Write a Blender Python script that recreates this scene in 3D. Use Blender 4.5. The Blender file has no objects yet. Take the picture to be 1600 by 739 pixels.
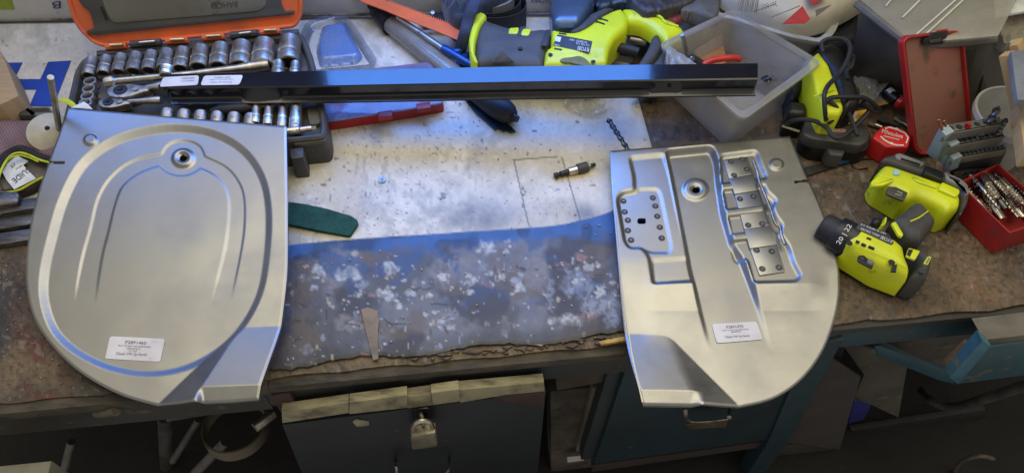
import bpy, math, random
import numpy as np
from mathutils import Vector

random.seed(7)
rng = np.random.RandomState(11)
SC = bpy.context.scene
COL = SC.collection
# ------------------------------------------------------------------ camera
F = 1155.0; H = 0.80; TH = math.radians(53.0)
cam_d = bpy.data.cameras.new('camera'); cam = bpy.data.objects.new('camera', cam_d); COL.objects.link(cam)
cam_d.sensor_fit = 'HORIZONTAL'; cam_d.sensor_width = 36.0; cam_d.lens = F / 1600.0 * 36.0
cam_d.clip_start = 0.02; cam_d.clip_end = 60
cam.location = (0, 0, H); cam.rotation_euler = (math.pi / 2 - TH, 0, 0)
SC.camera = cam
SC.render.resolution_x = 1024; SC.render.resolution_y = 472
# ------------------------------------------------------------------ world and lamps
W = bpy.data.worlds.new('World'); SC.world = W; W.use_nodes = True
bg = W.node_tree.nodes['Background']
bg.inputs['Color'].default_value = (1.0, 0.97, 0.90, 1); bg.inputs['Strength'].default_value = 0.34
def area(name, loc, target, size, power, color):
    l = bpy.data.lights.new(name, 'AREA'); l.shape = 'RECTANGLE'; l.size = size[0]; l.size_y = size[1]
    l.energy = power; l.color = color
    o = bpy.data.objects.new(name, l); COL.objects.link(o); o.location = loc
    o.rotation_euler = (Vector(target) - Vector(loc)).to_track_quat('-Z', 'Y').to_euler()
    return o
area('tube_lamp', (0.1, 0.98, 2.1), (0.0, 0.80, 0), (3.0, 2.1), 43, (1.0, 0.92, 0.68))
area('blue_window_light', (-0.06, 1.045, 0.36), (-0.05, 0.55, 0.10), (0.60, 0.26), 5.0, (0.10, 0.30, 1.0))
area('blue_window_light', (-0.68, 1.040, 0.42), (-0.55, 0.55, 0.10), (0.56, 0.22), 1.5, (0.10, 0.30, 1.0))
SC.view_settings.view_transform = 'Standard'; SC.view_settings.look = 'None'
SC.view_settings.exposure = 0.0; SC.view_settings.gamma = 1.0
try: SC.view_settings.use_curve_mapping = False
except Exception: pass
SC.render.engine = 'CYCLES'
SC.cycles.max_bounces = 6; SC.cycles.transparent_max_bounces = 10

# ------------------------------------------------------------------ pixel rays and planes
ST, CT = math.sin(TH), math.cos(TH)
CAMP = np.array([0, 0, H])
def ray(px, py):
    u = (np.asarray(px, float) - 800.0) / F; v = (np.asarray(py, float) - 369.5) / F
    return np.stack([u, CT - v * ST, -ST - v * CT], -1)
class Plane:
    def __init__(s, p, n):
        s.p = np.array(p, float); n = np.array(n, float); s.n = n / np.linalg.norm(n)
        if s.n @ (CAMP - s.p) < 0: s.n = -s.n
    def at(s, px, py):
        d = ray(px, py); t = (s.n @ (s.p - CAMP)) / (d @ s.n)
        return CAMP + d * t[..., None]
    def up(s, h): return Plane(s.p + s.n * h, s.n)
def HZ(z): return Plane((0, 0, z), (0, 0, 1))
def P3(a, b, c):
    a, b, c = (np.array(x, float) for x in (a, b, c)); return Plane(a, np.cross(b - a, c - a))
def P(px, py, z=0.0): return HZ(z).at(px, py)
def PX(*tr):  # three pixel+z points
    return P3(*[P(a, b, c) for a, b, c in tr])

# ------------------------------------------------------------------ 2-D helpers
def cr(pts, n=5, closed=True):
    p = np.array(pts, float); N = len(p); out = []
    for i in range(N if closed else N - 1):
        if closed: a, b, c, d = p[i - 1], p[i], p[(i + 1) % N], p[(i + 2) % N]
        else: a, b, c, d = p[max(i - 1, 0)], p[i], p[i + 1], p[min(i + 2, N - 1)]
        for k in range(n):
            t = k / n
            out.append(.5 * ((2 * b) + (-a + c) * t + (2 * a - 5 * b + 4 * c - d) * t * t + (-a + 3 * b - 3 * c + d) * t ** 3))
    if not closed: out.append(p[-1])
    return np.array(out)
def rnd(pts, r=3.0, n=3, closed=True):
    """round polygon corners"""
    p = np.array(pts, float); N = len(p); out = []
    for i in range(N):
        if not closed and i in (0, N - 1): out.append(p[i]); continue
        a, b, c = p[i - 1], p[i], p[(i + 1) % N]
        la, lc = np.linalg.norm(a - b), np.linalg.norm(c - b)
        q = min(r, la * .45, lc * .45)
        A = b + (a - b) / max(la, 1e-9) * q; C = b + (c - b) / max(lc, 1e-9) * q
        for k in range(n + 1):
            t = k / n; out.append((1 - t) ** 2 * A + 2 * t * (1 - t) * b + t * t * C)
    return np.array(out)
def circ(cx, cy, r, ry=None, n=24):
    ry = ry or r; a = np.linspace(0, 2 * math.pi, n, endpoint=False)
    return np.stack([cx + r * np.cos(a), cy + ry * np.sin(a)], -1)
def nearest(q, poly, closed=True):
    q = np.asarray(q, float); best = np.full(len(q), 1e18); bp = np.zeros((len(q), 2))
    N = len(poly); M = N if closed else N - 1
    for i in range(M):
        a = poly[i]; b = poly[(i + 1) % N]; e = b - a; L = e @ e + 1e-12
        t = np.clip(((q - a) @ e) / L, 0, 1); c = a + t[:, None] * e; d = ((q - c) ** 2).sum(1)
        m = d < best; best[m] = d[m]; bp[m] = c[m]
    return np.sqrt(best), bp
def inside(q, poly):
    x, y = q[:, 0], q[:, 1]; r = np.zeros(len(q), bool); N = len(poly)
    for i in range(N):
        a, b = poly[i - 1], poly[i]
        if a[1] == b[1]: continue
        c = ((a[1] > y) != (b[1] > y)) & (x < (b[0] - a[0]) * (y - a[1]) / (b[1] - a[1]) + a[0]); r ^= c
    return r
def sd(q, poly):
    poly = np.asarray(poly, float); d, _ = nearest(q, poly); return np.where(inside(q, poly), -d, d)
def sst(a, b, x):
    t = np.clip((x - a) / (b - a), 0, 1); return t * t * (3 - 2 * t)
def vn(x, y, s, seed=0):
    r = np.random.RandomState(seed).rand(257, 257)
    X = np.asarray(x, float) / s + 100.3; Y = np.asarray(y, float) / s + 100.7
    i = np.floor(X).astype(int); j = np.floor(Y).astype(int); fx = X - i; fy = Y - j
    fx = fx * fx * (3 - 2 * fx); fy = fy * fy * (3 - 2 * fy); i %= 256; j %= 256
    return (r[i, j] * (1 - fx) + r[i + 1, j] * fx) * (1 - fy) + (r[i, j + 1] * (1 - fx) + r[i + 1, j + 1] * fx) * fy
def fbm(x, y, s, seed=0, o=4):
    v = 0; a = 1; t = 0
    for k in range(o): v = v + a * vn(x, y, s / 2 ** k, seed + k); t += a; a *= .55
    return v / t

# ------------------------------------------------------------------ materials
MATS = {}
def M(name, c1, c2=None, scale=30.0, rough=.5, metal=0.0, bump=0.0, bscale=None, lo=.4, hi=.62, rvar=0.08,
      spec=.5, c3=None, s3=120, lo3=.64, hi3=.7, trans=0.0, ior=1.45, alpha=None, coat=0, stretch=None, sheen=0):
    if name in MATS: return MATS[name]
    m = bpy.data.materials.new(name); m.use_nodes = True; nt = m.node_tree; N = nt.nodes; L = nt.links
    b = N['Principled BSDF']
    tc = N.new('ShaderNodeTexCoord'); src = tc.outputs['Object']
    if stretch:
        mp = N.new('ShaderNodeMapping'); mp.inputs['Scale'].default_value = stretch; L.new(src, mp.inputs['Vector']); src = mp.outputs['Vector']
    def noise(sc, det=5, ro=.6):
        n = N.new('ShaderNodeTexNoise'); n.inputs['Scale'].default_value = sc; n.inputs['Detail'].default_value = det
        n.inputs['Roughness'].default_value = ro; L.new(src, n.inputs['Vector']); return n.outputs['Fac']
    def ramp(f, a, bb):
        r = N.new('ShaderNodeMapRange'); r.inputs[1].default_value = a; r.inputs[2].default_value = bb; L.new(f, r.inputs[0]); return r.outputs[0]
    def mix(f, A, B):
        x = N.new('ShaderNodeMix'); x.data_type = 'RGBA'; L.new(f, x.inputs[0])
        for s, v in ((6, A), (7, B)):
            if isinstance(v, tuple): x.inputs[s].default_value = (*v, 1)
            else: L.new(v, x.inputs[s])
        return x.outputs[2]
    if c2 is None: c2 = tuple(c * .72 for c in c1)
    f = ramp(noise(scale), lo, hi); col = mix(f, c1, c2)
    if c3 is not None: col = mix(ramp(noise(s3, 3), lo3, hi3), col, c3)
    L.new(col, b.inputs['Base Color'])
    r = N.new('ShaderNodeMapRange'); r.inputs[3].default_value = max(.02, rough - rvar); r.inputs[4].default_value = min(1, rough + rvar)
    L.new(noise(scale * 2.3), r.inputs[0]); L.new(r.outputs[0], b.inputs['Roughness'])
    b.inputs['Metallic'].default_value = metal; b.inputs['Specular IOR Level'].default_value = spec
    if trans: b.inputs['Transmission Weight'].default_value = trans; b.inputs['IOR'].default_value = ior
    if alpha is not None: b.inputs['Alpha'].default_value = alpha
    if coat: b.inputs['Coat Weight'].default_value = coat
    if sheen: b.inputs['Sheen Weight'].default_value = sheen
    if bump:
        bp = N.new('ShaderNodeBump'); bp.inputs['Strength'].default_value = 1.0; bp.inputs['Distance'].default_value = bump
        L.new(noise(bscale or scale * 6, 4), bp.inputs['Height']); L.new(bp.outputs[0], b.inputs['Normal'])
    MATS[name] = m; return m
def MA(name, metal=0.0, bump=.0004, bscale=220, var=.25, nscale=90, spec=.5, c=None):
    """material driven by the mesh's own paint attributes Col (colour) and Rg (roughness)"""
    if name in MATS: return MATS[name]
    m = bpy.data.materials.new(name); m.use_nodes = True; nt = m.node_tree; N = nt.nodes; L = nt.links; b = N['Principled BSDF']
    a = N.new('ShaderNodeAttribute'); a.attribute_name = 'Col'; g = N.new('ShaderNodeAttribute'); g.attribute_name = 'Rg'
    tc = N.new('ShaderNodeTexCoord'); n = N.new('ShaderNodeTexNoise'); n.inputs['Scale'].default_value = nscale; n.inputs['Detail'].default_value = 6
    n.inputs['Roughness'].default_value = .7; L.new(tc.outputs['Object'], n.inputs['Vector'])
    r = N.new('ShaderNodeMapRange'); r.inputs[1].default_value = .3; r.inputs[2].default_value = .7; r.inputs[3].default_value = 1 - var; r.inputs[4].default_value = 1 + var * .6
    L.new(n.outputs['Fac'], r.inputs[0])
    x = N.new('ShaderNodeMix'); x.data_type = 'RGBA'; x.blend_type = 'MULTIPLY'; x.inputs[0].default_value = 1
    L.new(a.outputs['Color'], x.inputs[6]); L.new(r.outputs[0], x.inputs[7]); L.new(x.outputs[2], b.inputs['Base Color'])
    L.new(g.outputs['Fac'], b.inputs['Roughness']); b.inputs['Metallic'].default_value = metal; b.inputs['Specular IOR Level'].default_value = spec
    if bump:
        n2 = N.new('ShaderNodeTexNoise'); n2.inputs['Scale'].default_value = bscale; n2.inputs['Detail'].default_value = 5; L.new(tc.outputs['Object'], n2.inputs['Vector'])
        bp = N.new('ShaderNodeBump'); bp.inputs['Distance'].default_value = bump; L.new(n2.outputs['Fac'], bp.inputs['Height']); L.new(bp.outputs[0], b.inputs['Normal'])
    MATS[name] = m; return m

# ------------------------------------------------------------------ objects
WL = {}
def props(o, label=None, cat=None, group=None, kind=None):
    if label: o['label'] = label
    if cat: o['category'] = cat
    if group: o['group'] = group
    if kind: o['kind'] = kind
    return o
def thing(name, label, cat, loc, group=None, kind=None):
    o = bpy.data.objects.new(name, None); o.empty_display_size = .02; COL.objects.link(o)
    o.location = tuple(loc); WL[o.name] = np.array(loc, float)
    return props(o, label, cat, group, kind)
def merge(geos):
    V = []; Fc = []; k = 0
    for v, f in geos:
        v = np.asarray(v, float); V.append(v); Fc += [tuple(i + k for i in q) for q in f]; k += len(v)
    return np.concatenate(V), Fc
def add(name, geo, mat, parent=None, label=None, cat=None, group=None, kind=None, angle=35, attrs=None):
    if isinstance(geo, list): geo = merge(geo)
    v, f = geo; v = np.asarray(v, float)
    if parent is not None: org = WL[parent.name]
    else:
        mn, mx = v.min(0), v.max(0); org = np.array([(mn[0] + mx[0]) / 2, (mn[1] + mx[1]) / 2, mn[2]])
    me = bpy.data.meshes.new(name); me.from_pydata((v - org).tolist(), [], [tuple(map(int, q)) for q in f]); me.update()
    me.materials.append(mat)
    if attrs:
        for k, a in attrs.items():
            if k == 'Col':
                at = me.color_attributes.new('Col', 'FLOAT_COLOR', 'POINT')
                at.data.foreach_set('color', np.concatenate([a, np.ones((len(a), 1))], 1).ravel().astype(np.float32))
            else:
                at = me.attributes.new(k, 'FLOAT', 'POINT'); at.data.foreach_set('value', a.astype(np.float32))
    me.polygons.foreach_set('use_smooth', [True] * len(me.polygons))
    if angle < 179: me.set_sharp_from_angle(angle=math.radians(angle))
    o = bpy.data.objects.new(name, me); COL.objects.link(o)
    if parent is not None: o.parent = parent
    else: o.location = tuple(org)
    WL[o.name] = org
    return props(o, label, cat, group, kind)
def copy_tree(o, delta, parent=None, scale=None):
    c = o.copy(); COL.objects.link(c)
    if parent is not None: c.parent = parent
    else: c.location = Vector(o.location) + Vector(tuple(delta))
    if scale: c.scale = scale
    for ch in list(o.children): copy_tree(ch, (0, 0, 0), c)
    return c

# ------------------------------------------------------------------ geometry
def inset(w, n, b):
    """inset closed 3-D planar ring w (N,3) by b towards its inside"""
    N = len(w); e = np.roll(w, -1, 0) - w; ln = np.linalg.norm(e, axis=1, keepdims=True); e = e / np.maximum(ln, 1e-9)
    s = np.zeros(3)
    for i in range(N): s += np.cross(w[i], w[(i + 1) % N])
    sg = 1 if s @ n > 0 else -1
    nr = np.cross(n, e) * sg; m = nr + np.roll(nr, 1, 0); l = np.linalg.norm(m, axis=1, keepdims=True); m = m / np.maximum(l, 1e-6)
    c = np.maximum((m * nr).sum(1, keepdims=True), .45)
    return w + m * b / c, sg
def slab(w, n, th, bev=0.0, bsteps=2, bottom=True):
    """solid under the planar ring w, thickness th along -n"""
    w = np.asarray(w, float); n = np.asarray(n, float); N = len(w); rings = []
    _, sg = inset(w, n, 0)
    if bev > 0:
        for k in range(bsteps + 1):
            a = math.pi / 2 * k / bsteps; q, _ = inset(w, n, bev * (1 - math.sin(a))); rings.append(q - n * bev * (1 - math.cos(a)))
    else: rings.append(w)
    rings.append(w - n * th)
    V = np.concatenate(rings); Fc = [tuple(range(N))]
    for r in range(len(rings) - 1):
        for i in range(N):
            j = (i + 1) % N; Fc.append((r * N + i, (r + 1) * N + i, (r + 1) * N + j, r * N + j))
    if bottom: Fc.append(tuple(reversed(range((len(rings) - 1) * N, len(rings) * N))))
    if sg < 0: Fc = [tuple(reversed(q)) for q in Fc]
    return V, Fc
def pslab(pts, pl, th, bev=0.0, vert=False, bsteps=2):
    """slab whose top face is the pixel polygon seen on plane pl"""
    if not isinstance(pl, Plane): pl = HZ(pl)
    p = np.array(pts, float); w = pl.at(p[:, 0], p[:, 1]); n = pl.n
    return slab(w, n, th, bev, bsteps)
def ringslab(pts, pl, th, rim, depth, bev=0.0015):
    """open tray: outer slab with a recess `depth` deep inside a rim of width rim"""
    if not isinstance(pl, Plane): pl = HZ(pl)
    p = np.array(pts, float); w = pl.at(p[:, 0], p[:, 1]); n = pl.n; N = len(w)
    _, sg = inset(w, n, 0)
    rings = [w - n * th, w - n * bev, inset(w, n, bev)[0], inset(w, n, rim - bev)[0], inset(w, n, rim)[0] - n * bev, inset(w, n, rim + depth * .12)[0] - n * depth]
    V = np.concatenate(rings); Fc = []
    for r in range(5):
        for i in range(N):
            j = (i + 1) % N; Fc.append((r * N + i, r * N + j, (r + 1) * N + j, (r + 1) * N + i))
    Fc.append(tuple(range(5 * N, 6 * N))); Fc.append(tuple(reversed(range(N))))
    if sg < 0: Fc = [tuple(reversed(q)) for q in Fc]
    return V, Fc
def box(c, ax, ay, az, bev=0.0):
    """centre and three half-axis vectors"""
    c, ax, ay, az = (np.array(t, float) for t in (c, ax, ay, az)); n = az / np.linalg.norm(az)
    w = np.array([c + az - ax - ay, c + az + ax - ay, c + az + ax + ay, c + az - ax + ay])
    return slab(w, n, 2 * np.linalg.norm(az), bev)
def frame(t):
    t = t / np.linalg.norm(t); a = np.array([0, 0, 1.0]) if abs(t[2]) < .9 else np.array([1.0, 0, 0])
    x = np.cross(a, t); x /= np.linalg.norm(x); return x, np.cross(t, x), t
def tube(pts, r, seg=10, caps=True, flat=1.0):
    p = np.array(pts, float); N = len(p); r = np.full(N, r, float) if np.isscalar(r) else np.array(r, float)
    T = np.gradient(p, axis=0); T /= np.maximum(np.linalg.norm(T, axis=1, keepdims=True), 1e-9)
    x, y, _ = frame(T[0]); V = []; a = np.linspace(0, 2 * math.pi, seg, endpoint=False)
    for i in range(N):
        x = x - T[i] * (x @ T[i]); x /= np.linalg.norm(x); y = np.cross(T[i], x)
        V.append(p[i] + r[i] * (np.cos(a)[:, None] * x + flat * np.sin(a)[:, None] * y))
    V = np.concatenate(V); Fc = []
    for i in range(N - 1):
        for k in range(seg):
            l = (k + 1) % seg; Fc.append((i * seg + k, i * seg + l, (i + 1) * seg + l, (i + 1) * seg + k))
    if caps: Fc.append(tuple(reversed(range(seg)))); Fc.append(tuple(range((N - 1) * seg, N * seg)))
    return V, Fc
def smooth3(pts, n=6): 
    return cr3(np.array(pts, float), n)
def cr3(p, n):
    out = []; N = len(p)
    for i in range(N - 1):
        a, b, c, d = p[max(i - 1, 0)], p[i], p[i + 1], p[min(i + 2, N - 1)]
        for k in range(n):
            t = k / n; out.append(.5 * ((2 * b) + (-a + c) * t + (2 * a - 5 * b + 4 * c - d) * t * t + (-a + 3 * b - 3 * c + d) * t ** 3))
    out.append(p[-1]); return np.array(out)
def lathe(prof, o, axis, seg=24, close=True):
    """prof: list of (radius, distance along axis)"""
    o = np.array(o, float); x, y, t = frame(np.array(axis, float)); a = np.linspace(0, 2 * math.pi, seg, endpoint=False)
    V = []; Fc = []
    for r, h in prof: V.append(o + t * h + max(r, 1e-5) * (np.cos(a)[:, None] * x + np.sin(a)[:, None] * y))
    V = np.concatenate(V); N = len(prof)
    for i in range(N - 1):
        for k in range(seg):
            l = (k + 1) % seg; Fc.append((i * seg + k, i * seg + l, (i + 1) * seg + l, (i + 1) * seg + k))
    if close: Fc.append(tuple(reversed(range(seg)))); Fc.append(tuple(range((N - 1) * seg, N * seg)))
    return V, Fc
def pix(w):
    r = w - CAMP; f = r[:, 1] * CT - r[:, 2] * ST; return np.stack([800 + F * r[:, 0] / f, 369.5 + F * (-r[:, 1] * ST - r[:, 2] * CT) / f], 1)
def relief(outline, pl, hfun, step=2.0, skirt=.004, cfun=None, hull=None, hole=None, follow=False):
    """sheet or solid over the pixel outline on plane pl, raised along the normal by hfun(px,py,q); skirt closes the edge"""
    if not isinstance(pl, Plane): pl = HZ(pl)
    o = np.asarray(outline, float); x0, y0 = o.min(0) - step; x1, y1 = o.max(0) + step
    xs = np.arange(x0, x1 + step, step); ys = np.arange(y0, y1 + step, step); nx, ny = len(xs), len(ys)
    def field(q):
        s = sd(q, o)
        if hull is not None:   # footprint whose lower edge, too, stays inside the seen outline
            w = pl.at(q[:, 0], q[:, 1]); w = w.copy(); w[:, 2] = hull; s = np.maximum(s, sd(pix(w), o))
        return s
    X, Y = np.meshgrid(xs, ys); q = np.stack([X.ravel(), Y.ravel()], 1); s = field(q)
    ok = s < .5 * step
    if hole is not None: ok &= ~hole(q)
    I = np.arange(nx * ny).reshape(ny, nx)
    a, b, c, d = I[:-1, :-1].ravel(), I[:-1, 1:].ravel(), I[1:, 1:].ravel(), I[1:, :-1].ravel()
    k = ok[a] & ok[b] & ok[c] & ok[d]; faces = np.stack([a, d, c, b], 1)[k]
    used = np.unique(faces); mp = -np.ones(nx * ny, int); mp[used] = np.arange(len(used)); faces = mp[faces]; q = q[used]; s = s[used]
    E = np.concatenate([faces[:, [0, 1]], faces[:, [1, 2]], faces[:, [2, 3]], faces[:, [3, 0]]])
    key = np.minimum(E[:, 0], E[:, 1]) * 10 ** 7 + np.maximum(E[:, 0], E[:, 1]); u, idx, cnt = np.unique(key, return_index=True, return_counts=True)
    BE = E[idx[cnt == 1]]; bv = np.unique(BE)
    near = bv[np.abs(s[bv]) < step * 2.2]
    if hull is None: _, npnt = nearest(q[near], o); q[near] = npnt
    else:
        for _ in range(2):
            e = .3; f0 = field(q[near]); gx = (field(q[near] + [e, 0]) - f0) / e; gy = (field(q[near] + [0, e]) - f0) / e; g2 = np.maximum(gx * gx + gy * gy, .3)
            q[near] -= np.stack([gx, gy], 1) * np.clip(f0 / g2, -step * 1.5, step * 1.5)[:, None]
    s[near] = 0
    h = hfun(q[:, 0], q[:, 1], np.maximum(-s, 0), q); w = pl.at(q[:, 0], q[:, 1]) + pl.n * np.asarray(h)[:, None]
    fl = [tuple(t) for t in faces.tolist()]
    n0 = len(w); mb = {int(v): n0 + i for i, v in enumerate(bv)}
    base = w[bv] if follow else pl.at(q[bv, 0], q[bv, 1])
    w = np.concatenate([w, (base - pl.n * skirt) if skirt >= 0 else w[bv]])
    if skirt >= 0: fl += [(int(e[1]), int(e[0]), mb[int(e[0])], mb[int(e[1])]) for e in BE]
    attrs = None
    if cfun is not None:
        cc, rr = cfun(q[:, 0], q[:, 1], -s, q); attrs = {'Col': np.concatenate([cc, cc[bv]]), 'Rg': np.concatenate([rr, rr[bv]])}
    return (w, fl), attrs
def dome(r):  # rounded edge of r metres, ~1 px = 0.87 mm
    def f(px, py, d, q):
        t = np.clip(d * .0009 / r, 0, 1); return r * (np.sqrt(np.maximum(1 - (1 - t) ** 2, 0)) - 1)
    return f
def blob(outline, ztop, th, r=.008, step=3.0, extra=None, hull=.65):
    f = dome(r)
    g, _ = relief(outline, ztop, (lambda px, py, d, q: f(px, py, d, q) + (extra(px, py, d, q) if extra else 0)), step, th, hull=None if not hull else ztop - hull * th)
    return g
FONT = None
def text(body, p0, p1, up, pl, mat, parent, lift=.0006, name='lettering', mirror=False, th=.0003):
    """flat lettering: baseline from pixel p0 to p1, cap height `up` pixels (vector)"""
    if not isinstance(pl, Plane): pl = HZ(pl)
    cu = bpy.data.curves.new('t', 'FONT'); cu.body = body; cu.resolution_u = 2
    ob = bpy.data.objects.new('t', cu); COL.objects.link(ob)
    dg = bpy.context.evaluated_depsgraph_get(); me = bpy.data.meshes.new_from_object(ob.evaluated_get(dg))
    v = np.array([q.co[:2] for q in me.vertices]); f = [tuple(q.vertices) for q in me.polygons]
    bpy.data.objects.remove(ob); bpy.data.meshes.remove(me); bpy.data.curves.remove(cu)
    v[:, 0] -= v[:, 0].min(); v[:, 0] /= v[:, 0].max(); v[:, 1] /= .70
    p0, p1, up = (np.array(t, float) for t in (p0, p1, up))
    q = p0 + v[:, :1] * (p1 - p0) + v[:, 1:] * up
    w = pl.at(q[:, 0], q[:, 1]) + pl.n * lift
    # make the faces look up
    t = f[0]; nn = np.cross(w[t[1]] - w[t[0]], w[t[2]] - w[t[0]])
    if nn @ pl.n < 0: f = [tuple(reversed(x)) for x in f]
    return add(name, (w, f), mat, parent)

# front plane of the bench (vertical, through the front edge)
EA, EB = P(0, 632), P(1600, 480)
_e = (EB - EA) / np.linalg.norm(EB - EA); EN = np.array([_e[1], -_e[0], 0.0])   # towards the viewer
EX = _e
def FP(off=0.0): return Plane(EA + EN * off, EN)         # off>0: nearer to the viewer
WALL = Plane(P(0, 36), np.array([0.02, -1, 0]))
# ================================================================== the bench
floor = add('floor', slab([P(-900, 1400, -.9), P(2600, 1400, -.9), (4, 3, -.9), (-4, 3, -.9)], (0, 0, 1), .05),
    M('concrete', (.016, .015, .014), (.01, .01, .01), 6, .8, bump=.002), kind='structure')
wl = [WALL.at(x, y) for x, y in ((-700, 30), (2400, 30))]
a, b = wl[0] * [1, 1, 0], wl[1] * [1, 1, 0]
wall = add('wall', slab([a + [0, .004, -.9], b + [0, .004, -.9], b + [0, .004, .75], a + [0, .004, .75]], WALL.n, .08),
    M('wall_paint', (.16, .16, .17), (.11, .11, .12), 3, .8, bump=.001, c3=(.05, .05, .05), s3=20), kind='structure')

bench = thing('workbench', 'long worn wooden workbench with stained top, dark front rail and drawers below', 'workbench', P(800, 560, -.9))
def wood_col(px, py, d, q):
    n = fbm(px, py, 90, 3); m = fbm(px, py, 22, 9); s = fbm(px, py, 7, 15, 3)
    a = np.array([.150, .102, .060]); b = np.array([.078, .055, .036]); c = np.array([.21, .105, .045])
    k = sst(.38, .62, n * .6 + m * .4)[:, None]; col = a * (1 - k) + b * k
    o = (sst(.56, .7, fbm(px, py, 60, 31)) * sst(.45, .6, m) * .30 * np.where(px > 950, 1, .35))[:, None]; col = col * (1 - o) + c * o
    L = sst(400, 466, py + 20 * (m - .5)) * sst(420, 380, px); bl = np.array([.035, .033, .035]); Lk = (L * .9 * sst(.35, .6, vn(px, py, 80, 77)))[:, None]; col = col * (1 - Lk) + bl * Lk
    # red-brown wash on the left
    Lr = (sst(55, 0, np.abs(px - 55 - (py - 500) * .1)) * sst(465, 490, py) * .8 * sst(.4, .6, m))[:, None]; col = col * (1 - Lr) + np.array([.12, .035, .025]) * Lr
    w = .5 * (sst(.76, .84, vn(px, py, 9, 41)) * sst(.5, .62, vn(px, py, 60, 43)))[:, None]; col = col * (1 - .6 * w) + np.array([.33, .31, .28]) * .6 * w
    r = .35 * (sst(.80, .86, vn(px, py, 16, 51)) * (px > 1200))[:, None]; col = col * (1 - .6 * r) + np.array([.3, .13, .10]) * .6 * r
    g = (sst(.80, .88, vn(px, py, 3.2, 61)) * .8)[:, None]; col = col * (1 - .45 * g) + np.array([.3, .28, .25]) * .45 * g * sst(.5, .6, m)[:, None]
    col = col * (1 - .45 * (sst(.68, .8, vn(px, py, 4.5, 63)))[:, None])
    return col * (.75 + .5 * s[:, None]), .34 + .3 * s + .12 * k[:, 0]
def paint_flat(outl, z, th, cfun, name, parent, matn, step=2.2, hf=None, **kw):
    g, at = relief(outl, z, hf or (lambda px, py, d, q: 0 * px), step, th, cfun)
    return add(name, g, MA(matn, **kw), parent, attrs=at)
def bump_top(px, py, d, q): return (fbm(px, py, 14, 5, 3) - .5) * .0012 - .0015 * sst(8, 0, d)
eg = lambda x: 632 - 152 * x / 1600.0
topo = [(-260, 36), (1900, 0), (1900, eg(1900) - 3)] + [(x, eg(x) - 3 + 2.0 * math.sin(x * .05) + random.uniform(-1.2, 1.2)) for x in range(1860, -260, -24)] + [(-260, eg(-260))]
paint_flat(topo, 0.0, .028, wood_col, 'bench_top', bench, 'bench_wood', 2.6, bump_top, var=.22, nscale=160, bump=.0012, bscale=130)

# front edging battens, each its own board
def rail_piece(x0, x1, off0, off1, z1, z0, mat, nm='front_rail', parent=None, bev=.002):
    a = FP(off0).at(x0, eg(x0)); b = FP(off0).at(x1, eg(x1)); a[2] = b[2] = z1
    c = b + EN * (off1 - off0); d = a + EN * (off1 - off0)
    return add(nm, slab([a, b, c, d], (0, 0, 1), z1 - z0, bev), mat, parent if parent is not None else bench)
m_railL = M('rail_dark', (.028, .030, .032), (.045, .038, .028), 9, .6, bump=.0012, c3=(.11, .095, .07), s3=40, lo3=.6, hi3=.72)
m_railB = M('rail_blue', (.018, .06, .085), (.03, .05, .06), 14, .5, bump=.001, c3=(.10, .08, .055), s3=50, lo3=.62, hi3=.7)
m_edge = M('edge_wood', (.085, .068, .046), (.04, .034, .027), 25, .75, bump=.0012, stretch=(1, 3, 3))
rail_piece(-300, 425, -.010, .010, -.004, -.020, m_edge, 'edge_batten')
rail_piece(425, 985, -.010, .009, -.005, -.018, m_edge, 'edge_batten')
rail_piece(985, 1950, -.010, .004, -.006, -.016, M('edge_dark', (.05, .045, .04), None, 20, .7, bump=.001), 'edge_batten')
rail_piece(-300, 420, -.020, .006, -.020, -.068, m_railL)
rail_piece(420, 985, -.020, .005, -.018, -.062, M('rail_mid', (.022, .027, .033), (.038, .034, .03), 9, .55, bump=.0012, c3=(.12, .10, .06), s3=45, lo3=.62, hi3=.74))
rail_piece(985, 1950, -.020, .002, -.016, -.058, m_railB)
# reddish block at the rail joint
rail_piece(418, 448, .000, .012, -.022, -.115, M('red_wood', (.06, .028, .022), (.035, .02, .018), 30, .7, bump=.001), 'rail_block')

# ---- under-bench woodwork (planes set back from the front edge)
def fpoly(pts, off, th, bev=.001):
    pl = FP(off); p = np.array(pts, float); return slab(pl.at(p[:, 0], p[:, 1]), pl.n, th, bev)
m_teal = M('teal_paint', (.011, .017, .022), (.008, .011, .014), 7, .5, bump=.0006, c3=(.05, .06, .06), s3=60, lo3=.68, hi3=.75)
m_tealR = M('teal_paint_right', (.011, .030, .040), (.009, .019, .026), 6, .5, bump=.0006, c3=(.05, .07, .075), s3=70, lo3=.68, hi3=.75)
m_cream = M('cream_edge', (.36, .32, .20), (.20, .175, .115), 30, .8, bump=.0016, c3=(.13, .11, .075), s3=30, lo3=.58, hi3=.72, stretch=(1, 4, 1))
m_post = M('post_wood', (.11, .09, .065), (.055, .045, .035), 14, .75, bump=.0015, c3=(.03, .03, .03), s3=30, lo3=.6, hi3=.7)
dr = add('drawer_front', fpoly([(441, 664), (620, 641), (720, 628), (853, 613), (838, 760), (640, 800), (492, 790)], .020, .022), m_teal, bench, label='dark teal drawer front with padlock hasp and bent wire pull')
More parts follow.
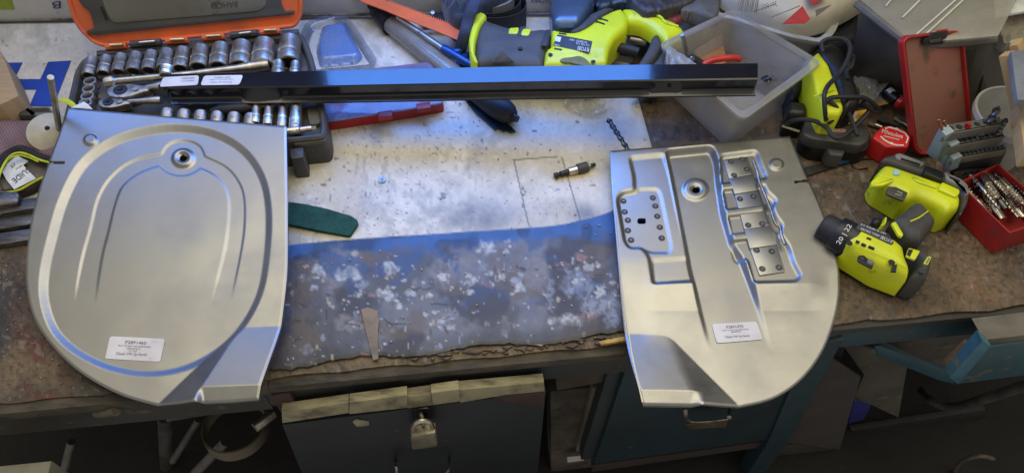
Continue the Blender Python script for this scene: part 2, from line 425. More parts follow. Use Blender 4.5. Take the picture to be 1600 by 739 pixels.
# top edge of the drawer front: broken cream boards
def creampiece(p, off=.024, th=.012): 
    return add('edge_strip', fpoly(p, off, th), m_cream, dr)
creampiece([(440, 644), (545, 629), (546, 645), (441, 661)])
creampiece([(546, 629), (636, 617), (637, 637), (546, 647)], .0265)
creampiece([(636, 620), (674, 615), (676, 633), (637, 638)], .023)
creampiece([(674, 614), (717, 608), (719, 627), (676, 633)], .0275)
creampiece([(717, 609), (850, 597), (851, 611), (790, 617), (719, 629)], .024)
add('broken_veneer', fpoly([(770, 620), (851, 610), (850, 636), (838, 636), (790, 629)], .0235, .002), M('veneer', (.06, .03, .022), (.03, .02, .018), 30, .6, bump=.001), dr)
add('paint_chip', fpoly([(551, 660), (556, 656), (577, 659), (577, 665), (557, 667)], .0225, .002), m_cream, dr)
# hasp, staple and drawer pull
m_steelw = M('worn_steel', (.42, .39, .33), (.2, .18, .15), 60, .38, 1.0, bump=.0003)
m_darksteel = M('dark_steel', (.16, .155, .15), (.08, .075, .07), 60, .4, 1.0, bump=.0003)
add('hasp', fpoly(rnd([(648, 640), (671, 637), (672, 664), (650, 667)], 4), .0235, .003), m_darksteel, dr)
q = FP(.03)
add('staple', tube(smooth3([FP(.02).at(656, 650), FP(.038).at(658, 646), FP(.042).at(661, 660), FP(.038).at(662, 676), FP(.022).at(663, 679)]), .0022, 8), m_steelw, dr)
add('pull_handle', tube(smooth3([FP(.021).at(618, 722), FP(.045).at(619, 730), FP(.05).at(628, 748), FP(.05).at(680, 748), FP(.045).at(700, 735), FP(.021).at(702, 714)]), .0022, 8), m_steelw, dr)
# post with battens
add('post', fpoly([(860, 612), (958, 602), (940, 800), (862, 800)], -.045, .05), m_post, bench)
add('batten', fpoly([(926, 606), (949, 603), (920, 703), (900, 705)], -.030, .012), M('pale_wood', (.17, .145, .105), (.10, .085, .06), 20, .7, bump=.001, c3=(.04, .03, .025), s3=40, lo3=.64, hi3=.7), bench)
add('batten', fpoly([(868, 588), (950, 574), (950, 596), (870, 610)], -.012, .03), M('brown_wood', (.075, .05, .035), (.05, .035, .028), 20, .7, bump=.001), bench)
tag_ = add('printed_sticker', fpoly([(886, 714), (912, 711), (912, 719), (887, 722)], -.028, .0006, 0), M('white_card', (.62, .60, .57), (.5, .48, .46), 20, .6), bench)
# right cabinet door and frame
add('frame_stile', fpoly([(952, 574), (974, 571), (930, 716), (908, 718)], -.004, .02), M('frame_dark', (.022, .03, .035), None, 10, .6, bump=.001), bench)
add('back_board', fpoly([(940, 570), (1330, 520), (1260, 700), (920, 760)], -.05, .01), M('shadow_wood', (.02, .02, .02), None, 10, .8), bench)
door = add('cabinet_door', fpoly([(978, 576), (1008, 568), (1302, 530), (1205, 686), (928, 724)], .004, .018), m_tealR, bench)
add('door_edge', fpoly([(926, 727), (1205, 689), (1200, 697), (925, 737)], -.002, .016), M('door_edge', (.03, .022, .018), None, 20, .7), door)
pl = FP(.028)
hw = [FP(.004).at(1070, 634), pl.at(1071, 640), pl.at(1079, 659), pl.at(1135, 655), pl.at(1139, 650), FP(.004).at(1141, 632)]
add('door_handle', tube(smooth3(hw, 4), .003, 8, flat=.5), m_steelw, door)
add('handle_plate', slab([pl.at(1073, 662), pl.at(1136, 656), pl.at(1135, 667), pl.at(1078, 670)], pl.n, .002, .0003), M('brass_worn', (.22, .17, .09), (.12, .09, .05), 60, .5, .8), door)
# blue leg at right and cross rail
add('leg', fpoly([(1262, 545), (1318, 530), (1232, 690), (1150, 800), (1130, 800), (1200, 690)], .008, .03), M('blue_leg', (.012, .04, .055), (.01, .025, .034), 8, .5, bump=.001), bench)
# rail underside shelf deep in the dark
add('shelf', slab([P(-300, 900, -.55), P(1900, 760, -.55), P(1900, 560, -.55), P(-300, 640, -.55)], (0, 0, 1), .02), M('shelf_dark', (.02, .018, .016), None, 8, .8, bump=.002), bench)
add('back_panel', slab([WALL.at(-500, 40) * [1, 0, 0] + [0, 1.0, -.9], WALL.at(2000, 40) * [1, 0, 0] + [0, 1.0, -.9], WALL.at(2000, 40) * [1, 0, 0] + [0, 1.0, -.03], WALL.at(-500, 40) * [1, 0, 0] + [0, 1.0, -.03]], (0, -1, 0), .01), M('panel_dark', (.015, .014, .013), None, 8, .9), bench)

# ================================================================== printed sign board on the bench
curve = cr([(380, 396), (450, 383), (560, 373), (700, 364), (850, 354), (900, 346), (945, 334), (975, 322), (1060, 300)], 6, False)
lowc = cr([(380, 406), (450, 402), (520, 394), (600, 392), (700, 386), (800, 378), (870, 372), (960, 368), (1060, 362)], 6, False)
blobs = [(543, 428, 20, 12, 0), (497, 422, 13, 13, 0), (612, 420, 13, 14, 0), (759, 384, 13, 13, 0), (603, 460, 15, 11, 0), (566, 446, 10, 8, 1), (655, 445, 12, 10, 2), (690, 425, 30, 22, 2),
         (835, 425, 22, 35, 2), (910, 440, 30, 30, 1), (930, 480, 42, 22, 1), (890, 500, 30, 12, 0), (545, 505, 28, 16, 2), (480, 545, 12, 9, 1), (700, 490, 16, 10, 2), (676, 504, 6, 5, 4), (860, 460, 8, 30, 1),
         (905, 402, 12, 8, 3), (765, 445, 10, 7, 3), (880, 415, 14, 8, 3), (955, 500, 14, 14, 1), (480, 435, 16, 7, 2), (730, 408, 16, 9, 2), (920, 495, 16, 8, 3), (790, 510, 8, 20, 2)]
r_ = random.Random(4)
for k in range(230):
    blobs.append((r_.uniform(425, 985), r_.uniform(395, 580), r_.choice([1.2, 1.4, 1.8, 2.2, 3, 5]) * r_.uniform(.7, 1.6), r_.choice([1.6, 2, 3, 4, 5]) * r_.uniform(.7, 1.4), r_.choice([0, 1, 1, 2, 2, 3, 4, 5, 5])))
bcol = [(.46, .48, .50), (.25, .28, .36), (.20, .19, .20), (.30, .17, .18), (.46, .40, .30), (.06, .05, .045), (.58, .58, .58)]
for k in range(130):
    yy = r_.uniform(400, 575); blobs.append((r_.uniform(425, 985), yy, r_.choice([.8, 1, 1.3, 1.8, 2.4, 3.2]), r_.choice([.8, 1, 1.3, 1.8, 2.2]), r_.choice([0, 0, 0, 6, 4, 5, 3])))
for (bx, by) in ((640, 455), (720, 440), (800, 430), (900, 420), (950, 455), (690, 500), (770, 385), (560, 470)):   # splash clusters
    for k in range(15): u = r_.random() ** 2.5; blobs.append((bx + r_.gauss(0, 18), by + r_.gauss(0, 12), 1 + 9 * u, .9 + 6.5 * u * r_.uniform(.7, 1.2), r_.choice([0, 0, 6, 1])))
def board_col(px, py, d, q):
    n = fbm(px, py, 80, 101); m = fbm(px, py, 18, 105); s = fbm(px, py, 5, 111, 3); one = np.ones(len(px))
    white = np.array([.67, .62, .52]) * (1 - .30 * sst(.46, .72, n)[:, None] * sst(.3, .6, m)[:, None])
    yel = (sst(.42, .66, fbm(px, py, 70, 121)) * .6 * sst(220, 300, py + .15 * (px - 450)))[:, None]; white = white * (1 - yel) + np.array([.50, .43, .30]) * yel
    st = .7 * (sst(.6, .75, vn(px * 1.0, py * .35, 5, 131)) * sst(.42, .62, fbm(px, py, 50, 133)) * sst(900, 700, px + 0 * py) * sst(160, 260, py))[:, None]
    white = white * (1 - .45 * st) + np.array([.2, .18, .16]) * .45 * st
    sm = (np.exp(-(((px - 755) / 62) ** 2 + ((py - 338) / 30) ** 2)) * (.55 + .9 * m))[:, None] * .75; sm = np.clip(sm, 0, .85); white = white * (1 - sm) + np.array([.12, .12, .13]) * sm
    sm = np.clip(np.exp(-(((px - 915) / 25) ** 2 + ((py - 335) / 16) ** 2))[:, None] * .8, 0, .8); white = white * (1 - sm) + np.array([.15, .15, .16]) * sm
    sm = np.clip(np.exp(-(((px - 960) / 30) ** 2 + ((py - 200) / 70) ** 2))[:, None] * .55 * (.5 + m[:, None]), 0, .7); white = white * (1 - sm) + np.array([.22, .22, .24]) * sm
    gl = np.clip(np.exp(-(((px - 895) / 34) ** 2 + ((py - 272) / 11) ** 2))[:, None] * .9, 0, .8); white = white * (1 - gl) + np.array([.55, .42, .20]) * gl
    sp = (sst(.86, .93, vn(px, py, 3.3, 141)) * sst(.35, .6, vn(px, py, 60, 143)))[:, None]; white = white * (1 - .6 * sp) + np.array([.12, .11, .10]) * .6 * sp
    sp = (sst(.90, .94, vn(px, py, 7, 145)) * sst(.5, .6, vn(px, py, 90, 143)))[:, None]; white = white * (1 - .8 * sp) + np.array([.13, .12, .11]) * .8 * sp
    # hairline of a cut-out
    for (A, B) in (((803, 250), (826, 352)), ((878, 246), (907, 345)), ((803, 250), (870, 245))):
        dd, _ = nearest(q, np.array([A, B], float), False); white = white * (1 - .65 * sst(1.6, .6, dd)[:, None])
    yb = np.interp(px, curve[:, 0], curve[:, 1]) ; yl = np.interp(px, lowc[:, 0], lowc[:, 1])
    blue = np.array([.030, .10, .29]) * (.7 + .6 * m[:, None]) * (1 - .5 * sst(.55, .7, vn(px, py, 25, 151)))[:, None]
    grime = np.array([.145, .150, .178]) * (1 - .45 * sst(.4, .62, n)[:, None]) * (.75 + .5 * m[:, None])
    bg2 = (sst(.5, .66, fbm(px, py, 65, 161)))[:, None]; grime = grime * (1 - bg2) + np.array([.05, .05, .062]) * bg2
    bb = (sst(.55, .66, fbm(px, py, 40, 171)) * sst(520, 420, py))[:, None]; grime = grime * (1 - .7 * bb) + np.array([.03, .075, .20]) * .7 * bb
    br = (sst(.58, .68, fbm(px, py, 55, 175)))[:, None]; grime = grime * (1 - .6 * br) + np.array([.12, .09, .065]) * .6 * br
    edgeq = sst(26, 4, (eg(px) - 24) - py)[:, None] * .5; grime = grime * (1 - edgeq) + np.array([.035, .033, .035]) * edgeq
    for (bx, by, rx, ry, ci) in blobs:
        k = (np.abs(px - bx) < rx * 1.8) & (np.abs(py - by) < ry * 1.8)
        if not k.any(): continue
        dd = np.sqrt(((px[k] - bx) / rx) ** 2 + ((py[k] - by) / ry) ** 2) + (vn(px[k], py[k], max(3, rx * .45), 181) - .5) * .9
        al = (sst(1.05, .65, dd) * (.45 + .75 * sst(.3, .6, s[k]) if rx > 5 else 1.0) * (.66 if rx < 5 else .55 if rx < 10 else .35 + .35 * sst(.3, .6, m[k])))[:, None]; grime[k] = grime[k] * (1 - al) + np.array(bcol[ci]) * al
    for k in range(26):
        rr = random.Random(k + 60); bx, by = rr.uniform(430, 980), rr.uniform(400, 570); an = rr.uniform(0, 3.1); L = rr.uniform(4, 26)
        dd, _ = nearest(q, np.array([(bx, by), (bx + L * math.cos(an), by + L * .6 * math.sin(an))]), False); al = sst(1.8, .7, dd)[:, None] * .8; grime = grime * (1 - al) + np.array([.03, .025, .02]) * al
    kb = sst(-1.2, 1.2, py - yb + (s - .5) * 1.5)[:, None]; kg = sst(-9, 9, py - yl + (m - .5) * 34)[:, None]
    lowz = blue * (1 - kg) + grime * kg; col = white * (1 - kb) + lowz * kb
    r = (.30 + .20 * s) * (1 - kb[:, 0]) + (.42 + .2 * s) * kb[:, 0]
    return np.clip(col * (.86 + .28 * s[:, None]), .01, .8), r
bo = [(-90, 34), (400, 27), (700, 22), (965, 16), (985, 110), (1019, 230), (1034, 350), (1040, 512)] + [(x, eg(x) - 19 + 5 * math.sin(x * .031) + random.uniform(-1.8, 1.8)) for x in range(1030, 410, -9)] + [(380, 600), (372, 330), (-90, 330)]
board = thing('printed_board', 'worn white and blue printed sign sheet on bench top, front caked in grime and paint', 'sign board', P(700, 400, .004))
g, at = relief(bo, .006, lambda px, py, d, q: (fbm(px, py, 12, 7, 3) - .5) * .0008 * sst(360, 420, py) - .0015 * sst(5, 0, d), 2.0, .0055, board_col)
add('sheet', g, MA('board_paint', var=.10, nscale=420, bump=.0003, bscale=300), board, attrs=at, angle=60)
m_printblue = M('print_blue', (.02, .065, .38), (.018, .055, .30), 12, .38, rvar=.05)
pl6 = HZ(.0068)
# the big H
add('lettering', pslab([(-40, 99), (35, 98), (22, 124), (63, 124), (75, 97), (111, 95), (83, 166), (46, 166), (57, 140), (16, 140), (5, 168), (-60, 168)], .0072, .0006), m_printblue, board, label='big blue letter H')
# torn flake of bare paper near the front edge and broken edge splinters
add('torn_flake', pslab([(564, 483), (574, 480), (590, 485), (592, 500), (590, 520), (591, 560), (583, 562), (575, 530)], .0085, .002), M('torn_paper', (.26, .20, .14), (.17, .135, .10), 40, .85, bump=.0008), board)
m_splint = M('splinter', (.13, .09, .05), (.06, .045, .03), 35, .8, bump=.001, c3=(.5, .38, .18), s3=80, lo3=.6, hi3=.7)
add('edge_scrap', pslab([(935, 533), (980, 524), (982, 530), (940, 538)], .006, .004, .0006), M('foam_yellow', (.55, .36, .09), (.35, .22, .07), 60, .8, bump=.001), board)
for k in range(46):
    x = 640 + 340 * random.random() ** .8; y = eg(x) - random.uniform(6, 17); l = random.uniform(5, 22); t = random.uniform(1.2, 3.6); s = random.uniform(-2, 2)
    pts = [(x, y), (x + l * .5, y - .05 * l - t * .6), (x + l, y - .1 * l + s), (x + l * .6, y - .06 * l + t)]
    add('splinter', pslab(pts, .002 + random.uniform(0, .003), .004, 0), m_splint, board)
# ================================================================== pressed steel panels
def steel(name, base, c2):
    m = M(name, base, c2, 7, .39, 1.0, bump=.00003, bscale=900, rvar=.07, c3=tuple(c * .86 for c in base), s3=16, lo3=.60, hi3=.85)
    nt = m.node_tree; N = nt.nodes; L = nt.links; b = N['Principled BSDF']; old = b.inputs['Roughness'].links[0].from_socket
    # rubbed patches and fine rolling scratches change the gloss
    tc = N.new('ShaderNodeTexCoord'); mp = N.new('ShaderNodeMapping'); mp.inputs['Scale'].default_value = (60, 700, 60); mp.inputs['Rotation'].default_value = (0, 0, .5); L.new(tc.outputs['Object'], mp.inputs['Vector'])
    n = N.new('ShaderNodeTexNoise'); n.inputs['Scale'].default_value = 1; n.inputs['Detail'].default_value = 2; L.new(mp.outputs[0], n.inputs['Vector'])
    n2 = N.new('ShaderNodeTexNoise'); n2.inputs['Scale'].default_value = 13; n2.inputs['Detail'].default_value = 7; n2.inputs['Roughness'].default_value = .7; L.new(tc.outputs['Object'], n2.inputs['Vector'])
    r1 = N.new('ShaderNodeMapRange'); r1.inputs[1].default_value = .35; r1.inputs[2].default_value = .75; r1.inputs[3].default_value = -.05; r1.inputs[4].default_value = .10; L.new(n2.outputs['Fac'], r1.inputs[0])
    r2 = N.new('ShaderNodeMapRange'); r2.inputs[1].default_value = .3; r2.inputs[2].default_value = .8; r2.inputs[3].default_value = -.012; r2.inputs[4].default_value = .025; L.new(n.outputs['Fac'], r2.inputs[0])
    a1 = N.new('ShaderNodeMath'); L.new(old, a1.inputs[0]); L.new(r1.outputs[0], a1.inputs[1]); a2 = N.new('ShaderNodeMath'); L.new(a1.outputs[0], a2.inputs[0]); L.new(r2.outputs[0], a2.inputs[1]); L.new(a2.outputs[0], b.inputs['Roughness'])
    return m
m_panel = steel('bare_sheet_steel', (.365, .357, .338), (.335, .327, .310))
m_black = M('marker_black', (.01, .01, .01), None, 10, .5)
m_lab = M('label_paper', (.72, .69, .69), (.62, .59, .59), 30, .6, c3=(.5, .46, .42), s3=60, lo3=.66, hi3=.76, bump=.0002, bscale=40)
m_ink = M('ink', (.09, .09, .10), None, 40, .6)
# ---- left panel
LP = PX((105, 168, .076), (447, 197, .076), (245, 632, .021))
lo = np.concatenate([[(105, 168), (276, 182.5), (447, 197)], cr([(447, 197), (448.5, 300), (449, 400), (446, 450), (437, 520), (424, 580), (412, 632)], 6, False)[1:],
     [(370, 635), (330, 636), (290, 636)], cr([(245, 633), (190, 617), (135, 588), (92, 552), (58, 507), (43, 462), (40, 410), (47, 350), (60, 296), (76, 250), (92, 207), (105, 168)], 6, False)[:-1]])
basin = cr([(270, 199), (210, 208), (165, 226), (126, 258), (98, 310), (80, 370), (68, 425), (68, 470), (84, 515), (118, 548), (170, 573), (228, 583), (285, 575), (335, 550), (375, 512), (404, 460), (416, 400), (419, 330), (408, 275), (378, 233), (330, 207)], 5)
uo = cr([(112, 490), (116, 450), (125, 400), (138, 353), (149, 309), (169, 275), (203, 249), (250, 237)], 5, False)
uo = np.concatenate([uo, cr([(250, 237), (258, 225), (270, 218), (285, 216), (300, 219), (312, 227), (318, 240)], 4, False), cr([(318, 241), (352, 258), (372, 282), (380, 309), (380, 353), (373, 400), (360, 462), (352, 490)], 5, False)])
ui = cr([(142, 495), (147, 460), (156, 400), (166, 360), (176, 319), (189, 288), (216, 267), (246, 256)], 5, False)
ui = np.concatenate([ui, cr([(246, 257), (258, 266), (272, 271), (288, 271), (302, 266), (312, 259)], 4, False), cr([(312, 260), (335, 272), (352, 295), (356, 326), (352, 370), (346, 400), (328, 470), (322, 495)], 5, False)])
uo_poly = np.concatenate([uo, [(350, 560), (110, 560)]]); ui_poly = np.concatenate([ui, [(320, 560), (142, 560)]])
wedge = np.array([(245, 640), (375, 508), (445, 506), (425, 645)], float)
def wedge_h(q, td, A, n, ytop, P1, P2, P3_, gain, soft, K_W=.0005):
    """raised corner: one plane climbs from the diagonal crease, a second, flatter one carries on from the fold P1-P2"""
    def smin(a, b, k): h_ = np.clip(.5 + .5 * (b - a) / k, 0, 1); return b * (1 - h_) + a * h_ - k * h_ * (1 - h_)
    t = lambda p: (np.array(p, float) - A) @ n
    h1 = td; M3 = np.array([[P1[0], P1[1], 1], [P2[0], P2[1], 1], [P3_[0], P3_[1], 1]], float)
    c = np.linalg.solve(M3, np.array([t(P1), t(P2), t(P2) * gain])); h2 = q @ c[:2] + c[2]
    h = smin(smin(h1, h2, soft), (q[:, 1] - ytop) * .55, 9.0)
    return K_W * np.maximum(h, 0)
def lh(px, py, d, q):
    b = sd(q, basin); h = -.0046 * (.85 * np.clip((5.5 - b) / 11, 0, 1) + .15 * sst(7, -7, b))
    ch = sst(1.5, -1.9, sd(q, uo_poly)) * (1 - sst(2.2, -2.2, sd(q, ui_poly))); fade = sst(475, 400, py)
    h += -.0012 * ch * fade
    r = np.hypot(px - 284, (py - 244) * 1.2)
    h += .0035 * sst(20, 13, r) - .003 * sst(11, 7, r)
    r = np.hypot(px - 142, (py - 219.5) * 1.2); h += .0030 * sst(12, 7.5, r)
    # wedge: rises from the diagonal crease towards the front corner, then the end folds down
    A = np.array([245.0, 634]); n = np.array([634 - 510, 375 - 245.0]); n /= np.linalg.norm(n)
    h += wedge_h(q, (q - A) @ n, A, n, 509, (377, 513), (328, 606), (440, 600), 1.15, .9)
    e = np.clip(py - (612 - .02 * (px - 330)), 0, 40) * sst(318, 328, px); h -= .00034 * e
    h += .0006 * (fbm(px, py, 90, 301, 2) - .5) - .0012 * sst(3, 0, d)
    return h
notchL = lambda q: (q[:, 0] < 100) & (np.abs(q[:, 1] - 254.0 - (q[:, 0] - 90) * .03) < 1.3)
left = thing('pressed_steel_panel', 'left bare pressed steel panel with large oval dish and arch-shaped groove round a centre hole', 'steel panel', LP.at(250, 420) - [0, 0, .03])
holeL = lambda q: (np.hypot(q[:, 0] - 284, (q[:, 1] - 244) * 1.25) < 5.2) | notchL(q)
g, _ = relief(lo, LP, lh, 1.5, .0042, hole=holeL, follow=True)
add('sheet', g, m_panel, left, angle=50)
pin = LP.up(-.0035)
def label(parent, pts, pl, lines, th=.0004, ink=None):
    o = add('paper_label', pslab(rnd(pts, 4), pl, th, 0), m_lab, parent)
    p = np.array(pts, float); ex = p[1] - p[0]; ey = p[3] - p[0]
    for (s, a, b, y, hh) in lines:
        A = p[0] + ex * a + ey * y; B = p[0] + ex * b + ey * y
        text(s, A, B, -ey * hh, pl, ink or m_ink, o, .0003)
    return o
label(left, [(172, 525), (258, 529), (250, 565), (164, 560)], LP.up(-.0038),
      [('P2891460', .30, .68, .30, .14), ('FLAT TO 68-71 BATTERYHOLD', .19, .78, .43, .07), ('(RIGHT)', .36, .60, .54, .07), ('111-67', .40, .55, .65, .08), ('Classic VW Up North', .18, .74, .80, .12)])
# ---- right panel
RP = PX((953, 235, .029), (1235, 212, .029), (1100, 632, .024))
ro = np.concatenate([[(953, 235), (1050, 227), (1150, 219), (1235, 212)], cr([(1235, 212), (1256, 262), (1286, 330), (1306, 392), (1314, 440), (1309, 490), (1289, 544), (1255, 588), (1212, 616), (1160, 629)], 6, False)[1:],
     [(1120, 631), (1080, 632), (1040, 632)], [(1005, 632)], cr([(1002, 625), (984, 550), (970, 450), (961, 350), (956, 290), (953, 240)], 6, False)])
chan = rnd([(1042, 236), (1112, 229), (1121, 250), (1124, 285), (1131, 330), (1146, 380), (1160, 400), (1176, 440), (1192, 488), (1208, 540), (1160, 545), (1112, 540), (1096, 480), (1080, 420), (1061, 325), (1050, 270)], 8, 4)
padL = rnd([(984, 246), (1037, 241), (1048, 276), (1058, 325), (1076, 400), (1086, 438), (1020, 442), (1014, 400), (1003, 386), (984, 386), (976, 376), (965, 312), (972, 300), (992, 296), (991, 275)], 6, 3)
pad2 = rnd([(965, 308), (974, 301), (995, 298), (1000, 293), (1028, 293), (1033, 302), (1050, 384), (1046, 393), (1018, 393), (1003, 387), (984, 387), (977, 378)], 6, 3)
pad3 = rnd([(1019, 405), (1077, 401), (1085, 437), (1023, 441)], 5, 3)
pad1 = rnd([(989, 250), (1035, 246), (1046, 278), (994, 284)], 5, 3)
pocket = rnd([(1126, 243), (1182, 236), (1190, 258), (1198, 276), (1192, 284), (1199, 300), (1214, 313), (1207, 324), (1213, 338), (1224, 352), (1219, 364), (1233, 384), (1241, 410), (1252, 430), (1245, 438), (1178, 440), (1168, 404), (1152, 402), (1146, 380), (1136, 330), (1128, 290)], 6, 3)
def rh(px, py, d, q):
    low = .72 * np.clip((py - 443) / 37, 0, 1) + .28 * sst(480, 545, py) 
    lowL = sst(400, 520, py); lowR = sst(380, 560, py)
    kL = sst(1030, 1000, px); kR = sst(1262, 1300, px)
    base = -.0100 * (low * (1 - kL) * (1 - kR) + lowL * kL + lowR * kR)
    c = sst(4.5, -4.5, sd(q, chan)); h = base * (1 - c) + np.minimum(base, -.0100) * c
    pl_ = sst(4, -4, sd(q, padL)) * (1 - c); h -= .0028 * pl_
    h -= .0016 * sst(3.0, -3.0, sd(q, pad2)) + .0015 * sst(3.5, -3.5, sd(q, pad3)) 
    h += -.0030 * sst(3.5, -3.5, sd(q, pad1)) * 0
    pk = sst(3.5, -4, sd(q, pocket)); h -= .0042 * pk
    for y0, y1, xl in ((285, 292, 1128), (327, 333, 1136), (366, 373, 1146)):   # ribs across the pocket's left side
        yy = py + .12 * (px - 1150); rib = sst(8, 3, np.abs(yy - (y0 + y1) / 2)) * sst(1205, 1190, px) * sst(xl - 8, xl, px); h += .004 * rib * pk
    # scalloped right wall of the pocket
    # round dish with hole
    r = np.hypot(px - 1089, (py - 289.5) * 1.2); h += .0028 * sst(22, 15, r) * sst(2, 10, r) - .0006 * sst(9, 6, r)
    r = np.hypot(px - 1213, (py - 257.5) * 1.25); h += .0024 * sst(12, 8, r)
    # front left wedge
    A = np.array([1045.0, 516]); n = np.array([-(630 - 516), 1160 - 1045.0]); n /= np.linalg.norm(n)
    h += wedge_h(q, (q - A) @ n, A, n, 515, (1046, 522), (1082, 612), (990, 600), 1.12, 5.0, .00028)
    e = np.clip(py - 611, 0, 30) * sst(1100, 1080, px); h -= .00036 * e
    h += .0006 * (fbm(px, py, 80, 311, 2) - .5) - .0012 * sst(3, 0, d)
    return h
notchR = lambda q: (q[:, 0] > 1242) & (np.abs(q[:, 1] - 284.0 + (q[:, 0] - 1250) * .05) < 1.3)
holeR = lambda q: (np.hypot(q[:, 0] - 1090, (q[:, 1] - 290.5) * 1.2) < 5.5) | (np.hypot((q[:, 0] - 1003), (q[:, 1] - 342.5) * 1.5) < 6.5) | notchR(q)
right = thing('pressed_steel_panel', 'right bare pressed steel panel with stepped ribs, spot welds and riveted bracket plates', 'steel panel', RP.at(1130, 430) - [0, 0, .02])
g, _ = relief(ro, RP, rh, 1.5, .0042, hole=holeR, follow=True)
add('sheet', g, m_panel, right, angle=50)
# upstanding flange along the left edge
fl = cr([(954, 237), (958, 300), (964, 380), (973, 460), (986, 550), (1003, 628)], 5, False)
w0 = RP.up(.003).at(fl[:, 0], fl[:, 1]); w1 = RP.up(-.005).at(fl[:, 0], fl[:, 1]); dx = np.array([.0016, 0, 0]); N = len(fl)
V = np.concatenate([w0, w0 + dx, w1 + dx, w1]); Fc = []
for i in range(N - 1):
    for k in range(4):
        l = (k + 1) % 4; Fc.append((k * N + i, k * N + i + 1, l * N + i + 1, l * N + i))
add('flange', (V, Fc), m_panel, right)
# bracket strip with three plates
m_plate = steel('bracket_steel', (.36, .36, .36), (.31, .31, .31))
pR = RP.up(-.0028)
for pts in ([(1131, 250), (1168, 245), (1176, 272), (1139, 279)], [(1148, 303), (1186, 297), (1203, 352), (1163, 358)], [(1172, 388), (1214, 382), (1227, 424), (1187, 430)]):
    add('bracket_plate', pslab(rnd(pts, 2), pR.up(.0008), .0018, .0004), m_plate, right)
for pts in ([(1139, 279), (1176, 272), (1186, 297), (1148, 303)], [(1163, 358), (1203, 352), (1214, 382), (1172, 388)]):
    add('bracket_bridge', pslab(pts, pR.up(.0026), .003, .0010), m_plate, right)
rodp = [(1177, 252), (1184, 272), (1186, 283), (1193, 300), (1203, 325), (1211, 348), (1219, 356), (1221, 368), (1226, 382)]
add('bracket_wire', tube(smooth3([pR.up(.008).at(x, y) for x, y in rodp], 4), .0022, 8), m_steelw, right)
m_weld = M('weld_ring', (.045, .042, .04), (.08, .075, .07), 90, .55, .5); m_weldc = M('weld_centre', (.22, .21, .20), None, 60, .45, .9)
wp = [(974, 314, 0), (976, 331, 0), (981, 344, 0), (981, 360, 0), (986, 375, 0), (1020, 309, 0), (1024, 322, 0), (1027, 338, 0), (1031, 355, 0), (1034, 372, 0),
      (1142, 253, 1), (1160, 249, 1), (1147, 274, 1), (1167, 265, 1), (1156, 311, 1), (1177, 307, 1), (1169, 352, 1), (1191, 350, 1), (1182, 391, 1), (1206, 393, 1), (1191, 420, 1), (1217, 418, 1)]
for (x, y, k) in wp:
    pq = (pR.up(.0008) if k else RP.up(-.0040)); c = pq.at(x, y); R = 4.4 * .00088
    o = add('spot_weld', lathe([(R * 1.15, -.0002), (R * 1.1, .0004), (R * .72, .0007), (R * .55, .0003)], c, pq.n, 14, True), m_weld, right)
    add('weld_centre', lathe([(R * .52, .0002), (R * .45, .0006)], c, pq.n, 10), m_weldc, o)
label(right, [(1112, 506), (1182, 502), (1192, 530), (1120, 536)], RP.up(-.0091),
      [('P2891470', .30, .68, .28, .14), ('FLAT TO 68-71 BATTERYHOLD', .20, .78, .40, .06), ('(RIGHT)', .38, .60, .50, .07), ('Classic VW Up North', .22, .76, .76, .11)])
# ================================================================== black channel bar with labels
m_bar = M('black_enamel', (.006, .006, .009), (.010, .010, .014), 14, .17, 0, rvar=.10, spec=.6, coat=.35, c3=(.05, .05, .055), s3=70, lo3=.70, hi3=.80, bump=.00006, bscale=60)
bar = thing('black_steel_bar', 'long black painted steel channel laid across socket case and plastic tub', 'steel bar', P(700, 160, .07))
def barz(x): return .085 + .03 * (x - 245) / 940.0
def bl(x, y, dz=0.0): return P(x, y, barz(x) + dz)
# profile rows (pixel y offsets of each edge along x): top-back edge, top-front edge, lower ledge
def row(fn, xs, dz): return np.array([bl(x, fn(x), dz) for x in xs])
xs = np.array([262, 300, 340, 372, 378, 400, 432, 438, 500, 600, 700, 800, 900, 1000, 1016, 1022, 1062, 1070, 1120, 1160, 1184])
yb_ = lambda x: np.interp(x, [245, 262, 500, 850, 1184], [118, 116, 110.5, 103, 99])
yt_ = lambda x: np.interp(x, [245, 500, 850, 1184], [137, 134, 127, 122])
V = []
step = lambda x: .0045 if 375 < x < 435 or 1018 < x < 1066 else 0.0
for x in xs:
    back = bl(x, yb_(x)); f = bl(x, yt_(x)); o_ = np.array([0, -1, 0]) ; s = step(x)
    V += [back + [0, 0, -.022], back + [0, .0008, -.001], back + [0, -.0006, 0], f, f + [0, -.0018, -.0015], f + [0, -.0022 - s, -.017], f + [0, -.004 - s, -.019], f + [0, -.012, -.0205], f + [0, -.0125, -.0225], f + [0, -.002, -.0235]]
K = 10; V = np.array(V); Fc = []
for i in range(len(xs) - 1):
    for k in range(K):
        l = (k + 1) % K; Fc.append((i * K + k, (i + 1) * K + k, (i + 1) * K + l, i * K + l))
Fc.append(tuple(reversed(range(K)))); Fc.append(tuple(range((len(xs) - 1) * K, len(xs) * K)))
add('channel', (V, [tuple(reversed(f)) for f in Fc]), m_bar, bar, angle=28)
